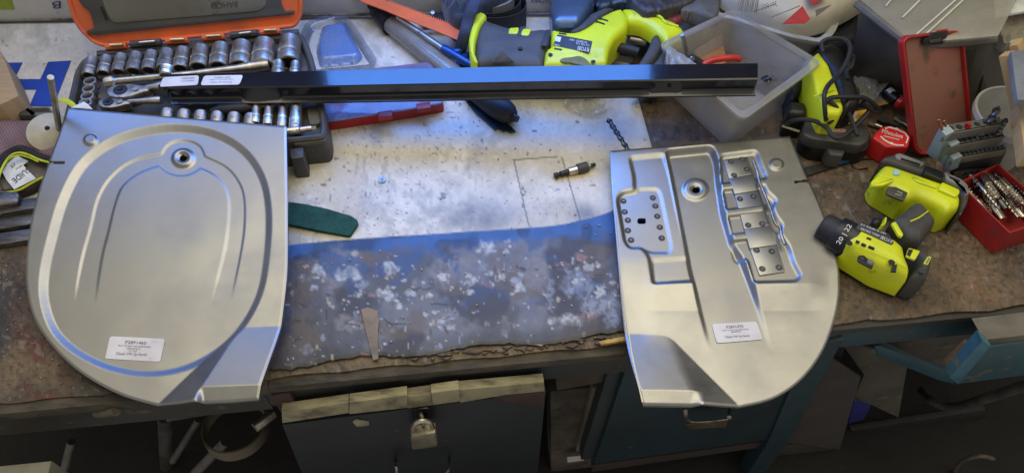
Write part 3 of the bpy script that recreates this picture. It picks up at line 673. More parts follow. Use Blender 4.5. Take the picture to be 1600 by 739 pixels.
# crimped left end and fold-over tab at right
add('end_tab', slab([bl(262, 118, -.003), bl(247, 134, -.006), bl(247, 146, -.018), bl(262, 152, -.024)], Plane(bl(255, 135), (-.2, -.8, .4)).n, .003, .0006), m_bar, bar)
for x in (1022, 1047): add('punched_hole', lathe([(.0028, 0), (.003, .0008), (.0016, .0008)], bl(x, yt_(x)) + [0, -.0045, -.008], (0, -1, .1), 12), M('hole_dark', (.002, .002, .002), None, 10, .6), bar)
def blab(pts, lines, qr=False):
    p = np.array(pts, float); z = np.mean([barz(x) for x, y in pts]) + .0008
    pl = PX(*[(x, y, barz(x) + .0007) for x, y in pts[:3]])
    return label(bar, pts, pl, lines)
blab([(255, 121), (311, 118), (309, 133), (249, 136)], [('P2891450', .55, .9, .35, .16), ('CROSS MEMBER', .55, .92, .6, .1)])
blab([(319, 118.5), (380, 117.5), (374, 132.5), (313, 133.5)], [('P2891450', .3, .7, .32, .15), ('REAR LUGGAGE PANEL', .2, .8, .5, .09), ('Classic VW Up North', .24, .78, .78, .12)])
# ================================================================== shared materials and builders
def MP(name, col, fac, rough=.15, spec=.7, bump=.0, bscale=60, fac2=None, metal=0):
    """see-through plastic: part of the light passes, the rest is scattered and reflected"""
    if name in MATS: return MATS[name]
    m = bpy.data.materials.new(name); m.use_nodes = True; nt = m.node_tree; N = nt.nodes; L = nt.links; b = N['Principled BSDF']
    b.inputs['Base Color'].default_value = (*col, 1); b.inputs['Roughness'].default_value = rough; b.inputs['Specular IOR Level'].default_value = spec; b.inputs['Coat Weight'].default_value = .4
    b.inputs['Coat Roughness'].default_value = rough
    t = N.new('ShaderNodeBsdfTransparent'); x = N.new('ShaderNodeMixShader'); lw = N.new('ShaderNodeLayerWeight'); lw.inputs['Blend'].default_value = .35
    tc = N.new('ShaderNodeTexCoord'); nz = N.new('ShaderNodeTexNoise'); nz.inputs['Scale'].default_value = 35; nz.inputs['Detail'].default_value = 5; L.new(tc.outputs['Object'], nz.inputs['Vector'])
    mr = N.new('ShaderNodeMapRange'); mr.inputs[1].default_value = .3; mr.inputs[2].default_value = .7; mr.inputs[3].default_value = fac * .8; mr.inputs[4].default_value = min(1, fac * 1.2); L.new(nz.outputs['Fac'], mr.inputs[0])
    ad = N.new('ShaderNodeMath'); ad.operation = 'MULTIPLY_ADD'; ad.use_clamp = True; ad.inputs[1].default_value = (fac2 or min(1, fac + .3)) - fac
    L.new(lw.outputs['Facing'], ad.inputs[0]); L.new(mr.outputs[0], ad.inputs[2]); L.new(ad.outputs[0], x.inputs[0])
    L.new(t.outputs[0], x.inputs[1]); L.new(b.outputs[0], x.inputs[2]); L.new(x.outputs[0], N['Material Output'].inputs['Surface'])
    if bump:
        n2 = N.new('ShaderNodeTexNoise'); n2.inputs['Scale'].default_value = bscale; L.new(tc.outputs['Object'], n2.inputs['Vector'])
        bp = N.new('ShaderNodeBump'); bp.inputs['Distance'].default_value = bump; L.new(n2.outputs['Fac'], bp.inputs['Height']); L.new(bp.outputs[0], b.inputs['Normal'])
    MATS[name] = m; return m
m_chrome = M('chrome', (.66, .59, .48), (.48, .43, .34), 70, .36, 1.0, bump=.0001, c3=(.18, .15, .12), s3=60, lo3=.62, hi3=.72)
m_chromed = M('dull_chrome', (.46, .42, .36), (.30, .27, .22), 80, .46, 1.0, bump=.0002, c3=(.12, .09, .07), s3=70, lo3=.58, hi3=.7)
m_bore = M('bore', (.012, .011, .010), None, 30, .6)
m_rub = M('dark_plastic', (.045, .043, .040), (.065, .060, .053), 25, .55, bump=.0003, bscale=500)
m_casep = M('case_plastic', (.040, .038, .036), (.075, .068, .056), 18, .5, bump=.0004, bscale=300, c3=(.11, .095, .075), s3=60, lo3=.62, hi3=.74)
m_casein = M('case_insert', (.10, .09, .072), (.065, .058, .048), 22, .7, bump=.0005, bscale=250, c3=(.15, .13, .10), s3=55, lo3=.6, hi3=.72)
m_orange = M('orange_plastic', (.82, .155, .035), (.60, .12, .04), 14, .42, bump=.0002, c3=(.25, .10, .06), s3=26, lo3=.66, hi3=.78)
m_blackp = M('black_plastic', (.007, .007, .008), (.013, .012, .012), 30, .42, bump=.0002, bscale=600)
m_blackr = M('black_rubber', (.012, .012, .014), (.02, .02, .022), 40, .6, bump=.0003)
m_lime = M('lime_plastic', (.68, .74, .014), (.58, .62, .02), 16, .36, bump=.00015, bscale=500, c3=(.20, .19, .05), s3=42, lo3=.67, hi3=.8)
m_grip = M('grey_grip', (.048, .046, .042), (.070, .064, .056), 22, .62, bump=.0003, bscale=500)
m_white = M('white_print', (.75, .75, .72), (.6, .6, .58), 60, .5)
m_red = M('red_paint', (.42, .018, .018), (.28, .02, .018), 20, .42, bump=.0002, c3=(.12, .05, .04), s3=40, lo3=.66, hi3=.76)
m_brass = M('brass_pin', (.60, .47, .24), None, 60, .35, 1.0)

# ================================================================== socket case
ZC = .058
case = thing('socket_case', 'open dark plastic socket case with orange lid, filled with greasy chrome sockets', 'tool case', P(300, 150, 0))
co = rnd([(116, 108), (128, 90), (300, 68), (472, 49), (488, 85), (500, 130), (511, 195), (508, 214), (430, 222), (92, 226), (92, 205), (104, 160)], 12, 4)
add('case_base', ringslab(co, ZC, .0575, .009, .012, .003), m_casep, case)
# moulded front corner: a paler lip round the near right corner and the carry handle recess
add('corner_lip', pslab(rnd([(458, 214), (505, 207), (512, 212), (508, 220), (458, 226)], 3), ZC - .006, .006, .002), m_casein, case)
add('latch_block', pslab(rnd([(452, 232), (474, 229), (474, 246), (454, 248)], 2), .047, .044, .002), m_rub, case)
# moulded insert with raised islands
for pts in ([(150, 150), (195, 120), (240, 128), (240, 150), (180, 172)], [(455, 120), (478, 100), (486, 130), (470, 140)], [(478, 168), (500, 165), (502, 192), (484, 196)], [(150, 105), (150, 122), (205, 118), (205, 108)], [(205, 107), (420, 92), (420, 98), (205, 114)]):
    add('insert_island', pslab(rnd(pts, 5), ZC - .005, .007, .0015), m_casein, case)
add('hinge_rail', pslab([(150, 79), (466, 45), (468, 51), (150, 86)], ZC + .001, .01, .002), m_casep, case)
# lid, leaning back
h0, h1 = P(155, 75, .062), P(465, 42, .062); LD = P3(h0, h1, h0 + np.array([0, .40, .92]))
lid = add('lid', ringslab(rnd([(152, 77), (464, 44), (473, 22), (472, 0), (462, -120), (60, -120), (103, 0), (116, 42)], 26, 6), LD, .016, .006, .004, .002), m_orange, case)
LQ = LD.up(.002)
add('lid_insert', pslab([(121, 0), (130, 12), (139, 18), (144, 32), (147, 46), (135, 49), (136, 53), (150, 56), (452, 24), (460, 21), (459, 18), (445, 19), (440, 10), (438, 0), (430, -110), (90, -110)], LQ, .006, .0012), M('insert_grey', (.055, .052, .047), (.07, .065, .055), 20, .55, bump=.0003), lid)
add('lid_panel', pslab(rnd([(158, -5), (166, 20), (176, 37), (300, 27), (404, 18), (416, 10), (415, -90), (140, -90)], 8), LD.up(.0035), .003, .001), M('panel_olive', (.14, .135, .105), (.17, .16, .13), 12, .6, bump=.0004, c3=(.09, .08, .06), s3=30), lid)
m_emb = M('embossed', (.075, .07, .055), None, 30, .6)
text('BAHCO', (371, 2.5), (330, 5.5), (.6, 9.5), LD.up(.0036), m_emb, lid)
add('lid_slot', pslab([(156, 12), (159, 11), (168, 31), (165, 33)], LD.up(.0036), .001, 0), m_bore, lid)
for (x0, x1, y) in ((172, 192, 72.5), (266, 288, 64), (323, 345, 58.5), (413, 432, 49.5)):
    add('hinge_knuckle', tube([P(x0 - 6, y + 1.2, .064), P(x1 + 6, y - 1.2, .064)], .0052, 10), m_orange, case)
    add('hinge_pin', tube([P(x0, y + .5 - 2, .0705), P(x1, y - .5 - 2, .0705)], .0022, 8), m_brass, case)
for (x0, x1, y) in ((204, 252, 68), (360, 402, 54)):
    add('hinge_bracket', tube([P(x0, y + 2, .064), P(x1, y - 2, .064)], .0058, 8), m_rub, case)
    add('hinge_pin', tube([P(x0 + 14, y - 1, .071), P(x1 - 10, y - 3.2, .071)], .002, 8), m_chrome, case)

# ---- sockets: axis towards the viewer
AX = np.array([.10, -1, -.12]); AX /= np.linalg.norm(AX)
def socket(x, yt, yb, w, label, group, mat=m_chrome, z=None, ax=AX):
    r = w / 1020 / 2 * .97; z = z or (ZC + r * .25); a = P(x, yt + r * 350, z); L = (yb - yt) / .66 / 1020 * .93
    t = thing('socket', label, 'socket', a - [0, 0, r], group)
    add('body', lathe([(r * .80, 0), (r * .90, .001), (r * .92, L * .42), (r, L * .52), (r, L * .60), (r * .96, L * .62), (r, L * .66), (r, L - .0012), (r * .93, L), (r * .74, L), (r * .66, L - .002), (r * .66, L - .012), (0, L - .0125)], a, ax, 22, False), mat, t, angle=30)
    add('bore', lathe([(r * .655, L - .0118), (r * .655, L - .0022)], a, ax, 18, True) , m_bore, t)
    return t
ordn = ['first', 'second', 'third', 'fourth', 'fifth', 'sixth', 'seventh', 'eighth', 'ninth', 'tenth', 'eleventh']
row_ = [(145, 90, 115, 21), (168, 87, 112, 21), (191, 84.5, 110, 22), (214, 82, 108, 23), (238, 79.5, 107, 23), (262, 77, 104, 25), (287, 74.5, 104, 25), (315, 71.5, 101, 29), (346, 68, 100, 31), (379, 65, 99, 35), (414, 61.5, 97, 38)]
for i, (x, a, b, w) in enumerate(row_):
    socket(x, a, b, w, '%s socket from the left in the back row of the case, %s' % (ordn[i], 'greasy and narrow' if i < 6 else 'polished and wider'), 'sockets in the back row', m_chromed if i < 6 else m_chrome)
socket(454, 57, 93, 38, 'largest shiny socket at the right end of the back row', 'sockets in the back row')
for i, (x, a, b, w, l) in enumerate([(401, 165, 188, 15, 'slim chrome socket just behind the left panel, leftmost of four'), (421, 163, 190, 15, 'slim chrome socket behind the left panel, second of four'), (443, 161, 193, 15, 'slim chrome socket at the left panel corner, third of four'), (464, 158, 200, 20, 'long chrome deep socket right of the left panel corner'),
      (436, 95, 115, 22, 'short blue-tinted socket just behind the bar, near the largest socket'), (462, 96, 116, 18, 'small hex-ended socket behind the bar beside the case rim')]):
    socket(x, a, b, w, l, 'small sockets near the bar', m_chrome)
# small sockets standing on end
for i, (x, y) in enumerate(((140, 126), (138, 138), (136, 149.5), (133, 160))):
    r = .0098; c = P(x, y, ZC + .002)
    t = thing('ring_socket', '%s upright socket from the back in the column by the left rim' % ordn[i], 'socket', c - [0, 0, .012], 'upright sockets by the left rim')
    add('body', lathe([(r, -.012), (r, -.001), (r * .93, 0), (r * .72, 0), (r * .64, -.002), (r * .64, -.010), (0, -.0101)], c, (0, 0.05, 1), 20, False), m_chrome, t)
    add('bore', lathe([(r * .63, -.0098), (0.0, -.0097)], c, (0, .05, 1), 12, False), m_bore, t)
# ratchets and bars
br = thing('breaker_bar', 'long chrome breaker bar lying diagonally in front of the back row', 'breaker bar', P(290, 115, ZC - .01))
z = ZC + .006
add('shaft', tube([P(180, 127, z), P(300, 116, z), P(372, 107.5, z), P(385, 106, z), P(420, 101.5, z)], [.0052, .0055, .0062, .0078, .0080], 14), m_chrome, br)
add('drive_head', tube([P(164, 129.5, z), P(168, 129, z), P(178, 127.5, z), P(182, 127, z)], [.0075, .009, .009, .0055], 8), m_chrome, br)
add('grip_collar', tube([P(390, 105.5, z), P(408, 103, z), P(418, 101.7, z)], [.0088, .0088, .0088], 14), m_chrome, br)
sl = thing('sliding_drive', 'short chrome drive stub resting across the breaker bar', 'socket adapter', P(262, 112, ZC)); add('body', lathe([(.008, 0), (.0095, .002), (.0095, .016), (.008, .018)], P(262, 103, ZC + .016), (0, -1, -.3), 14), m_chrome, sl); add('collar', lathe([(.0102, .006), (.0102, .010)], P(262, 103, ZC + .016), (0, -1, -.3), 14), m_chromed, sl)
def ratchet(hx, hy, tx, ty, s, label):
    t = thing('ratchet', label, 'ratchet', P(hx, hy, ZC - .008), 'ratchets in the case'); z = ZC + .006
    d = np.array([tx - hx, ty - hy], float); d /= np.linalg.norm(d); n = np.array([-d[1], d[0] * .75])
    pts = [np.array([hx, hy]) + d * a * s + n * b * s for a, b in ((-26, 0), (-22, 9), (-8, 14), (10, 13), (30, 7), (40, 5), (40, -5), (30, -7), (10, -13), (-8, -14), (-22, -9))]
    add('head', pslab(cr(pts, 3), z, .012, .003), m_chromed, t)
    c = P(hx - 4 * s, hy, z); add('selector_dial', lathe([(.010 * s, 0), (.010 * s, .0015), (.004 * s, .002), (.0035 * s, .004), (0, .0042)], c, (0, 0, 1), 16), m_blackp, t)
    c = P(hx + 20 * s * d[0], hy + 20 * s * d[1], z); add('switch_lever', lathe([(.006 * s, 0), (.006 * s, .002), (0, .0024)], c, (0, 0, 1), 12), m_chromed, t)
    q0 = np.array([hx, hy]) + d * 38 * s; q1 = np.array([tx, ty])
    add('handle', tube([P(*(q0), z - .004), P(*(q0 * .6 + q1 * .4), z - .002), P(*(q1 * .9 + q0 * .1), z), P(*q1, z)], [.0045 * s, .0055 * s, .0085 * s, .008 * s], 12), m_chrome, t)
ratchet(192, 141, 262, 134, 1.0, 'larger ratchet with round selector dial beside the bar left end')
ratchet(172, 160, 252, 157, .75, 'smaller ratchet between the larger ratchet and the left panel')
sd_ = thing('screwdriver_handle', 'black spinner handle lying under the black bar', 'screwdriver', P(360, 172, ZC - .01)); add('handle', tube([P(330, 174, ZC), P(345, 172, ZC + .002), P(385, 168, ZC + .002), P(395, 167, ZC)], [.004, .0075, .008, .006], 12), m_blackr, sd_); add('shank', tube([P(395, 167, ZC), P(430, 164, ZC)], .003, 8), m_chromed, sd_)
ext = thing('extension_bar', 'short chrome extension bar near the case front corner', 'extension bar', P(470, 205, ZC - .01)); add('shaft', tube([P(448, 206, ZC), P(468, 203.5, ZC), P(470, 203, ZC), P(487, 200.5, ZC)], [.0062, .0062, .0045, .004], 12), m_chrome, ext); add('square_drive', tube([P(487, 200.5, ZC), P(494, 199.5, ZC)], .0035, 4), m_chromed, ext)
for i in range(6):
    x = 262 + i * 26; t = thing('greasy_socket', '%s grey end-on socket from the left, half hidden behind the left panel' % ordn[i], 'socket', P(x, 182, ZC - .01), 'half hidden sockets behind the left panel')
    c = P(x, 176 + i * 1.6, ZC - .002); add('body', lathe([(.008, 0), (.0095, .002), (.0095, .02), (.0085, .022)], c + [0, .004, 0], AX, 14), m_chromed, t)

# ================================================================== left edge things
def simple(name, geo, mat, label, cat, group=None, **kw): return add(name, geo, mat, None, label, cat, group, **kw)
simple('cardboard_box', pslab(rnd([(-60, 70), (0, 80), (10, 100), (29, 150), (0, 164), (-70, 172)], 2), .06, .058, .001), M('cardboard', (.40, .27, .13), (.34, .23, .12), 20, .8, bump=.0003, stretch=(1, 8, 1)), 'brown cardboard box cut off by the left edge of the picture', 'box')
pr = thing('grey_tray', 'pale grey plastic tray edge behind the knitted glove', 'tray', P(40, 175)); add('rim', ringslab(rnd([(-40, 176), (20, 168), (78, 166), (82, 178), (60, 190), (-40, 196)], 5), .02, .018, .003, .008), M('grey_plastic', (.22, .23, .23), None, 20, .45), pr)
simple('black_wedge', pslab(rnd([(27, 180), (34, 163), (42, 166), (56, 180)], 2), .035, .03, .004), m_rub, 'small black plastic wedge standing on the grey tray', 'wedge')
# glove
def knit(px, py, d, q):
    f = dome(.014)(px, py, d, q); a = .0009 * np.sin(px * 1.05 + py * .35) * np.sin(py * 1.1 - px * .3); return f + a + .006 * (fbm(px, py, 40, 401, 2) - .5)
def knitc(px, py, d, q):
    k = (.5 + .5 * np.sin(px * 1.05 + py * .35) * np.sin(py * 1.1 - px * .3))[:, None]; c = np.array([.085, .03, .035]) * (1 - k) + np.array([.30, .20, .19]) * k
    return c * (.8 + .4 * vn(px, py, 20, 5))[:, None], np.full(len(px), .9)
gl = thing('work_glove', 'maroon knitted work glove with dark cuff turned open and white tag', 'glove', P(40, 240))
go = cr([(-50, 184), (0, 181), (60, 180), (100, 182), (108, 205), (104, 232), (88, 246), (60, 240), (35, 232), (10, 240), (-10, 262), (-60, 270)], 4)
g, at = relief(go, .036, knit, 1.6, .032, knitc); add('knit_body', g, MA('knit', var=.2, nscale=500, bump=.0003), gl, attrs=at, angle=80)
m_cuff = M('cuff_fabric', (.018, .015, .018), (.03, .026, .026), 60, .9, bump=.0008, bscale=700); m_cuffin = M('cuff_lining', (.20, .185, .15), (.14, .13, .11), 60, .9, bump=.0006)
add('cuff_lining', pslab(cr([(4, 250), (28, 238), (50, 240), (78, 250), (82, 268), (60, 286), (30, 298), (4, 296), (-4, 272)], 4), .018, .014, .003), m_cuffin, gl)
cf = lambda pts, r, mat, z, nm, fl=1.0: add(nm, tube(smooth3([P(x, y, z) for x, y in pts], 5), r, 10, flat=fl), mat, gl)
cf([(-20, 300), (-6, 268), (8, 246), (28, 234), (46, 238), (66, 248), (92, 254)], .0065, m_cuff, .030, 'cuff')
cf([(-10, 306), (20, 303), (45, 296), (66, 285), (92, 278)], .0075, m_cuff, .014, 'cuff')
m_yel = M('yellow_trim', (.55, .62, .03), (.40, .45, .03), 80, .8)
cf([(-6, 292), (2, 266), (14, 246), (28, 239), (44, 242), (62, 250), (84, 256)], .0016, m_yel, .0385, 'trim'); cf([(2, 264), (14, 249), (28, 243), (44, 246), (60, 253)], .0011, m_yel, .037, 'trim')
cf([(-10, 300), (10, 301), (30, 297), (50, 286), (66, 278), (84, 273)], .0018, m_yel, .0225, 'trim')
tg = add('tag', pslab([(1, 264), (26, 243), (44, 252), (36, 258), (56, 279), (22, 296), (10, 281)], .026, .0006, 0), m_white, gl)
m_ink2 = M('tag_ink', (.06, .06, .06), None, 50, .7)
text('GUIDE', (45, 260), (18, 281), (6.5, 6), .0262, m_ink2, tg); text('CE', (22, 255), (16, 260), (3, 3.5), .0262, m_ink2, tg); text('made for work', (34, 258), (24, 264), (2, 2.5), .0262, m_ink2, tg)
# rod with dished washer
rd = thing('threaded_rod', 'thin steel rod leaning upright beside the left panel corner', 'rod', P(94, 205, .03)); pts = [P(79, 121, .15), P(84, 150, .11), P(88, 175, .08), P(93, 204, .045)]
add('shaft', tube(pts, .0042, 10), M('zinc', (.45, .44, .38), (.32, .30, .26), 60, .45, .9, bump=.0004, bscale=900), rd)
simple('paper_disc', lathe([(.0035, .010), (.012, .007), (.027, -.001), (.030, -.003), (.0295, -.0042), (.012, .0055), (.0035, .0085)], P(77, 205, .045), (.30, -.35, 1), 30, False), M('paper_cone', (.50, .46, .36), (.40, .36, .30), 25, .7, bump=.0006), 'pale dished paper disc round the foot of the steel rod', 'disc')
simple('striped_strap', tube(smooth3([P(92, 158, .07), P(102, 157, .074), P(112, 163, .072), P(120, 172, .07)], 4), .004, 8, flat=.4), m_yel, 'yellow and black strap end poking out behind the left panel', 'strap')
simple('white_tag', pslab([(112, 168), (131, 159), (137, 163), (145, 171)], .075, .0006, 0), m_white, 'small white paper tag at the back corner of the left panel', 'tag')
# steel bars under the glove
m_oil = M('oily_steel', (.10, .095, .09), (.22, .20, .18), 14, .4, .9, bump=.0008, c3=(.35, .33, .3), s3=40, lo3=.62, hi3=.75, stretch=(1, 5, 5))
for i, (a, b, zz, l) in enumerate((((-60, 325), (90, 302), .022, 'oily steel angle bar nearest the glove cuff'), ((-60, 348), (90, 326), .014, 'oily steel flat bar in the middle of three'), ((-60, 372), (80, 352), .010, 'pale scuffed bar nearest the viewer, left of the panel'))):
    simple('steel_bar', pslab([(a[0], a[1]), (b[0], b[1]), (b[0], b[1] + 17), (a[0], a[1] + 19)], zz, zz - .001, .0015), m_oil, l, 'steel bar', 'oily bars at the left edge')
bx = thing('dark_block', 'dark greasy steel block under the glove at the left edge', 'block', P(0, 320)); add('body', pslab(rnd([(-60, 300), (10, 298), (30, 300), (28, 316), (-60, 330)], 4), .03, .028, .003), m_oil, bx)
# padlock
pk = thing('padlock', 'small worn brass padlock hanging from the drawer hasp', 'padlock', FP(.045).at(662, 700))
plk = FP(.052)
add('body', slab(plk.at(*np.array(rnd([(641, 682), (682, 676), (684, 698), (644, 703)], 4)).T), plk.n, .014, .002), M('old_brass', (.34, .30, .22), (.24, .21, .16), 50, .45, .85, bump=.0004, c3=(.30, .28, .22), s3=60), pk)
pls = FP(.045); add('shackle', tube(smooth3([pls.at(646, 682), pls.at(645, 670), pls.at(651, 660), pls.at(662, 657), pls.at(672, 660), pls.at(676, 668), pls.at(676, 680)], 5), .0032, 10), m_chrome, pk)
# ================================================================== middle: packs, gun, saw
cp = MP('clear_blister', (.13, .15, .18), .46, .10, .9, bump=.0006, bscale=90)
bp_ = thing('blister_pack', 'empty clear plastic blister tray with ribbed rim beside the socket case', 'plastic tray', P(530, 70))
go = rnd([(468, 60), (478, 34), (524, 19), (543, 25), (566, 58), (590, 94), (584, 106), (484, 116)], 10, 4)
add('rim', relief(go, .016, lambda px, py, d, q: -.011 * sst(5, 13, d) + .0012 * np.sin((px + py) * 1.3) * sst(12, 6, d) * sst(2, 5, d), 1.8, .001)[0], cp, bp_, angle=60)
add('pocket', relief(rnd([(504, 42), (540, 36), (549, 58), (568, 90), (558, 100), (500, 106), (494, 80)], 6), .008, lambda px, py, d, q: .010 * sst(0, 8, d) + .0007 * fbm(px, py, 5, 3, 2), 1.8, .0)[0], MP('blister_blue_reflection', (.10, .22, .50), .60, .12, 1.0, bump=.0012, bscale=160), bp_, angle=60)  # pocket's blue colour paints the blue light reflected in the clear plastic
oc = thing('organiser_box', 'shallow red organiser box with clear lid lying under the black bar', 'organiser box', P(600, 150))
go = rnd([(500, 116), (668, 97), (676, 102), (694, 160), (640, 170), (560, 182), (506, 190)], 6, 3)
add('body', ringslab(go, .026, .025, .004, .018, .0015), m_red, oc); add('lid', pslab(go, .030, .0025, .001), MP('clear_lid', (.22, .27, .42), .34, .10, 1.0, bump=.0010, bscale=30), oc)
for (x, y) in ((590, 181), (650, 168)): add('catch', pslab([(x, y - 6), (x + 22, y - 9), (x + 23, y), (x + 1, y + 3)], .031, .008, .001), m_red, oc)
for i in range(7): 
    x = 515 + i * 24; add('divider', pslab([(x, 118 - i * 2.2), (x + 3, 118 - i * 2.2), (x + 8, 182 - i * 3), (x + 5, 182 - i * 3)], .024, .018, 0), MP('divider_clear', (.3, .3, .35), .5), oc)
# sealant gun
gun = thing('sealant_gun', 'clear barrelled sealant gun with black cap and blue frame passing under the bar', 'sealant gun', P(700, 105))
z0 = .024
d0, d1 = P(612, 38, z0), P(716, 122, z0); dv = d1 - d0
add('barrel', tube([d0, d1], .0165, 24), MP('clear_tube', (.36, .34, .30), .42, .12, .9), gun)
add('inner_tube', tube([d0, d0 + dv * .97], .012, 18), MP('inner_clear', (.30, .27, .22), .5, .2), gun)
add('end_cap', tube([P(592, 19, z0), P(598, 24, z0), P(606, 30, z0), P(607, 31, z0), P(614, 39, z0)], [.013, .018, .018, .021, .021], 24), m_blackp, gun)
add('cap_lug', pslab(rnd([(575, 0), (590, 6), (588, 16), (576, 10)], 3), .04, .02, .003), m_blackp, gun)
add('plunger_rod', tube([P(622, 28, .045), P(698, 80, .045)], .0045, 12), m_chrome, gun)
m_bluem = M('blue_frame', (.03, .09, .30), (.02, .05, .2), 20, .25, .6, rvar=.05)
add('frame_bar', tube([P(692, 76, .045), P(700, 80, .045), P(752, 112, .045), P(775, 128, .04)], [.0065, .0075, .0075, .006], 12), m_bluem, gun)
add('frame_bracket', tube([P(706, 86, .045), P(722, 78, .045)], .0075, 12), m_bluem, gun)
add('frame_ring', lathe([(.018, -.004), (.0195, -.004), (.0195, .004), (.018, .004)], P(728, 101, z0 + .004), dv, 24), m_bluem, gun)
add('nozzle', tube([P(735, 135, z0), P(770, 162, z0), P(786, 173, z0), P(795, 179, z0), P(802, 183, z0)], [.017, .0185, .0185, .016, .010], 22), m_blackr, gun)
add('nozzle_tip', tube([P(800, 182, z0), P(809, 187, z0)], [.007, .005], 14), m_blackp, gun)
simple('saw_blade', pslab([(722, 150), (738, 152), (800, 199), (806, 206), (797, 207), (790, 203), (788, 206), (778, 200), (774, 203), (766, 196), (740, 173)], .0105, .0016, 0), M('blued_steel', (.03, .07, .12), (.02, .04, .06), 20, .35, .7), 'dark blue reciprocating saw blade poking out below the black bar', 'saw blade')
# orange hand saw
tp = []
for i in range(34):
    x = 606 + i * 3.5; y = 1 + (x - 600) * .372; tp += [(x, y), (x + 1.7, y - 3.6)]
hs = [(535, -16), (590, -5)] + tp + [(735, 52), (758, 60), (752, 72), (715, 63), (680, 48), (640, 33), (600, 16), (565, 3)]
simple('orange_saw_blade', pslab(hs, .058, .0016, 0), M('saw_orange', (.86, .17, .05), (.7, .14, .05), 18, .4), 'bright orange toothed hand saw blade lying over the clear sealant gun', 'hand saw')
st = thing('blue_strap', 'dark blue webbing strap hanging over the orange saw blade', 'strap', P(728, 60, .02)); add('webbing', tube(smooth3([P(744, -4, .10), P(737, 14, .098), P(731, 32, .086), P(726, 54, .074), P(720, 76, .05), P(718, 86, .03)], 5), .0095, 12, flat=.3), M('denim', (.035, .045, .075), (.025, .03, .05), 60, .85, bump=.0006, bscale=600), st)
# belts
bt = thing('sanding_belts', 'coil of black sanding belts standing against the back wall', 'sanding belt', P(765, 40))
m_belt = M('belt_black', (.028, .026, .03), (.02, .018, .022), 50, .85, bump=.0005, bscale=800); m_belti = M('belt_inner', (.20, .18, .16), (.15, .135, .12), 30, .8)
def loop(cx, cy, a, b, z0, z1, th, mat, nm, n=40, ph=0.0):
    t = np.linspace(0, 2 * math.pi, n, endpoint=False); c = P(cx, cy, 0); V = []
    for rr, zz in ((0, z0), (0, z1), (-th, z1), (-th, z0)): V.append(np.stack([c[0] + (a + rr) * np.cos(t), c[1] + (b + rr) * np.sin(t), np.full(n, zz) + .002 * np.sin(t * 2 + ph)], -1))
    V = np.concatenate(V); Fc = []
    for k in range(4):
        l = (k + 1) % 4
        for i in range(n): j = (i + 1) % n; Fc.append((k * n + i, k * n + j, l * n + j, l * n + i))
    add(nm, (V, Fc), mat, bt, angle=50)
loop(766, 44, .062, .040, .002, .050, .0014, m_belt, 'belt'); loop(764, 44, .055, .035, .004, .056, .0012, m_belt, 'belt', ph=1); loop(762, 43, .046, .028, .006, .060, .004, m_belti, 'belt_lining', ph=2)
cb = thing('black_cloth', 'crumpled black cloth heaped on the sanding belts', 'cloth', P(730, 25, .02))
add('fabric', relief(cr([(690, -30), (745, -40), (800, -30), (780, -8), (756, -2), (742, 8), (734, 20), (722, 30), (706, 24), (696, 8)], 4), .080, lambda px, py, d, q: dome(.016)(px, py, d, q) + .030 * np.abs(fbm(px + py * .6, py, 20, 411, 3) - .5) ** .8 - .004, 1.8, .05)[0], M('cloth_black', (.010, .011, .017), (.018, .019, .030), 40, .75, bump=.0008, bscale=500, sheen=.3), cb, angle=80)
kn = thing('black_knob_clamp', 'small steel toggle clamp with black knobs against the back wall', 'clamp', P(672, 45)); 
add('knob', lathe([(.002, 0), (.011, .001), (.014, .012), (.011, .022), (.003, .024)], P(692, 42, .014), (0, -.1, 1), 16), m_blackr, kn)
add('knob', lathe([(.002, 0), (.008, .001), (.010, .008), (.007, .014), (.002, .015)], P(584, 15, .03), (0, -.1, 1), 16), m_blackr, kn)
add('arm', tube([P(655, 34, .03), P(690, 36, .03)], .004, 8), m_steelw, kn); add('post', tube([P(676, 20, .05), P(678, 42, .01)], .0035, 8), m_steelw, kn); add('plate', pslab([(654, 26), (684, 24), (686, 36), (656, 38)], .02, .004, .001), m_steelw, kn)
# reciprocating saw -------------------------------------------------
rs = thing('reciprocating_saw', 'lime green and dark grey cordless reciprocating saw lying on its side behind the bar', 'power saw', P(900, 95))
ZS = .078
add('front_boot', blob(rnd([(752, 21), (766, 27), (790, 35), (822, 41), (850, 38), (862, 42), (862, 62), (855, 75), (850, 99), (815, 99), (797, 95), (772, 90), (750, 95), (741, 92), (738, 72), (743, 45)], 5, 3), ZS, .046, .016, 2.2, lambda px, py, d, q: -.004 * sst(66, 76, py + .05 * (px - 740)) , hull=0), m_grip, rs, angle=50)
add('shoe_rim', blob(rnd([(744, 20), (752, 17), (761, 22), (750, 38), (743, 60), (741, 80), (747, 96), (740, 96), (734, 82), (732, 62), (737, 38)], 4, 3), ZS + .004, .074, .004, 1.8, hull=0), m_lime, rs, angle=50)
for pts in ([(796, 44), (811, 43), (809, 53), (794, 53)], [(817, 45), (830, 46), (826, 56), (813, 55)]): add('vent_window', pslab(rnd(pts, 3), ZS + .0012, .004, .001), m_lime, rs)
for pts in ([(812, 42), (822, 40), (816, 56), (808, 56)], [(853, 46), (861, 47), (855, 72), (846, 71)]): add('boot_ridge', pslab(rnd(pts, 2), ZS + .001, .004, .0012), M('grip_dark', (.035, .034, .036), None, 30, .6), rs)
def crease(px, py, d, q): return 0 * px
ybody = rnd([(861, 42), (885, 47), (900, 47), (916, 40), (936, 24), (958, 13), (972, 9), (984, 28), (981, 42), (962, 58), (953, 76), (949, 99), (849, 99), (853, 74), (861, 70)], 5, 3)
add('housing', blob(ybody, ZS + .004, .05, .010, 2.0, lambda px, py, d, q: -.0025 * sst(84, 90, py + .1 * (px - 850)) * sst(950, 930, px), hull=0), m_lime, rs, angle=50)
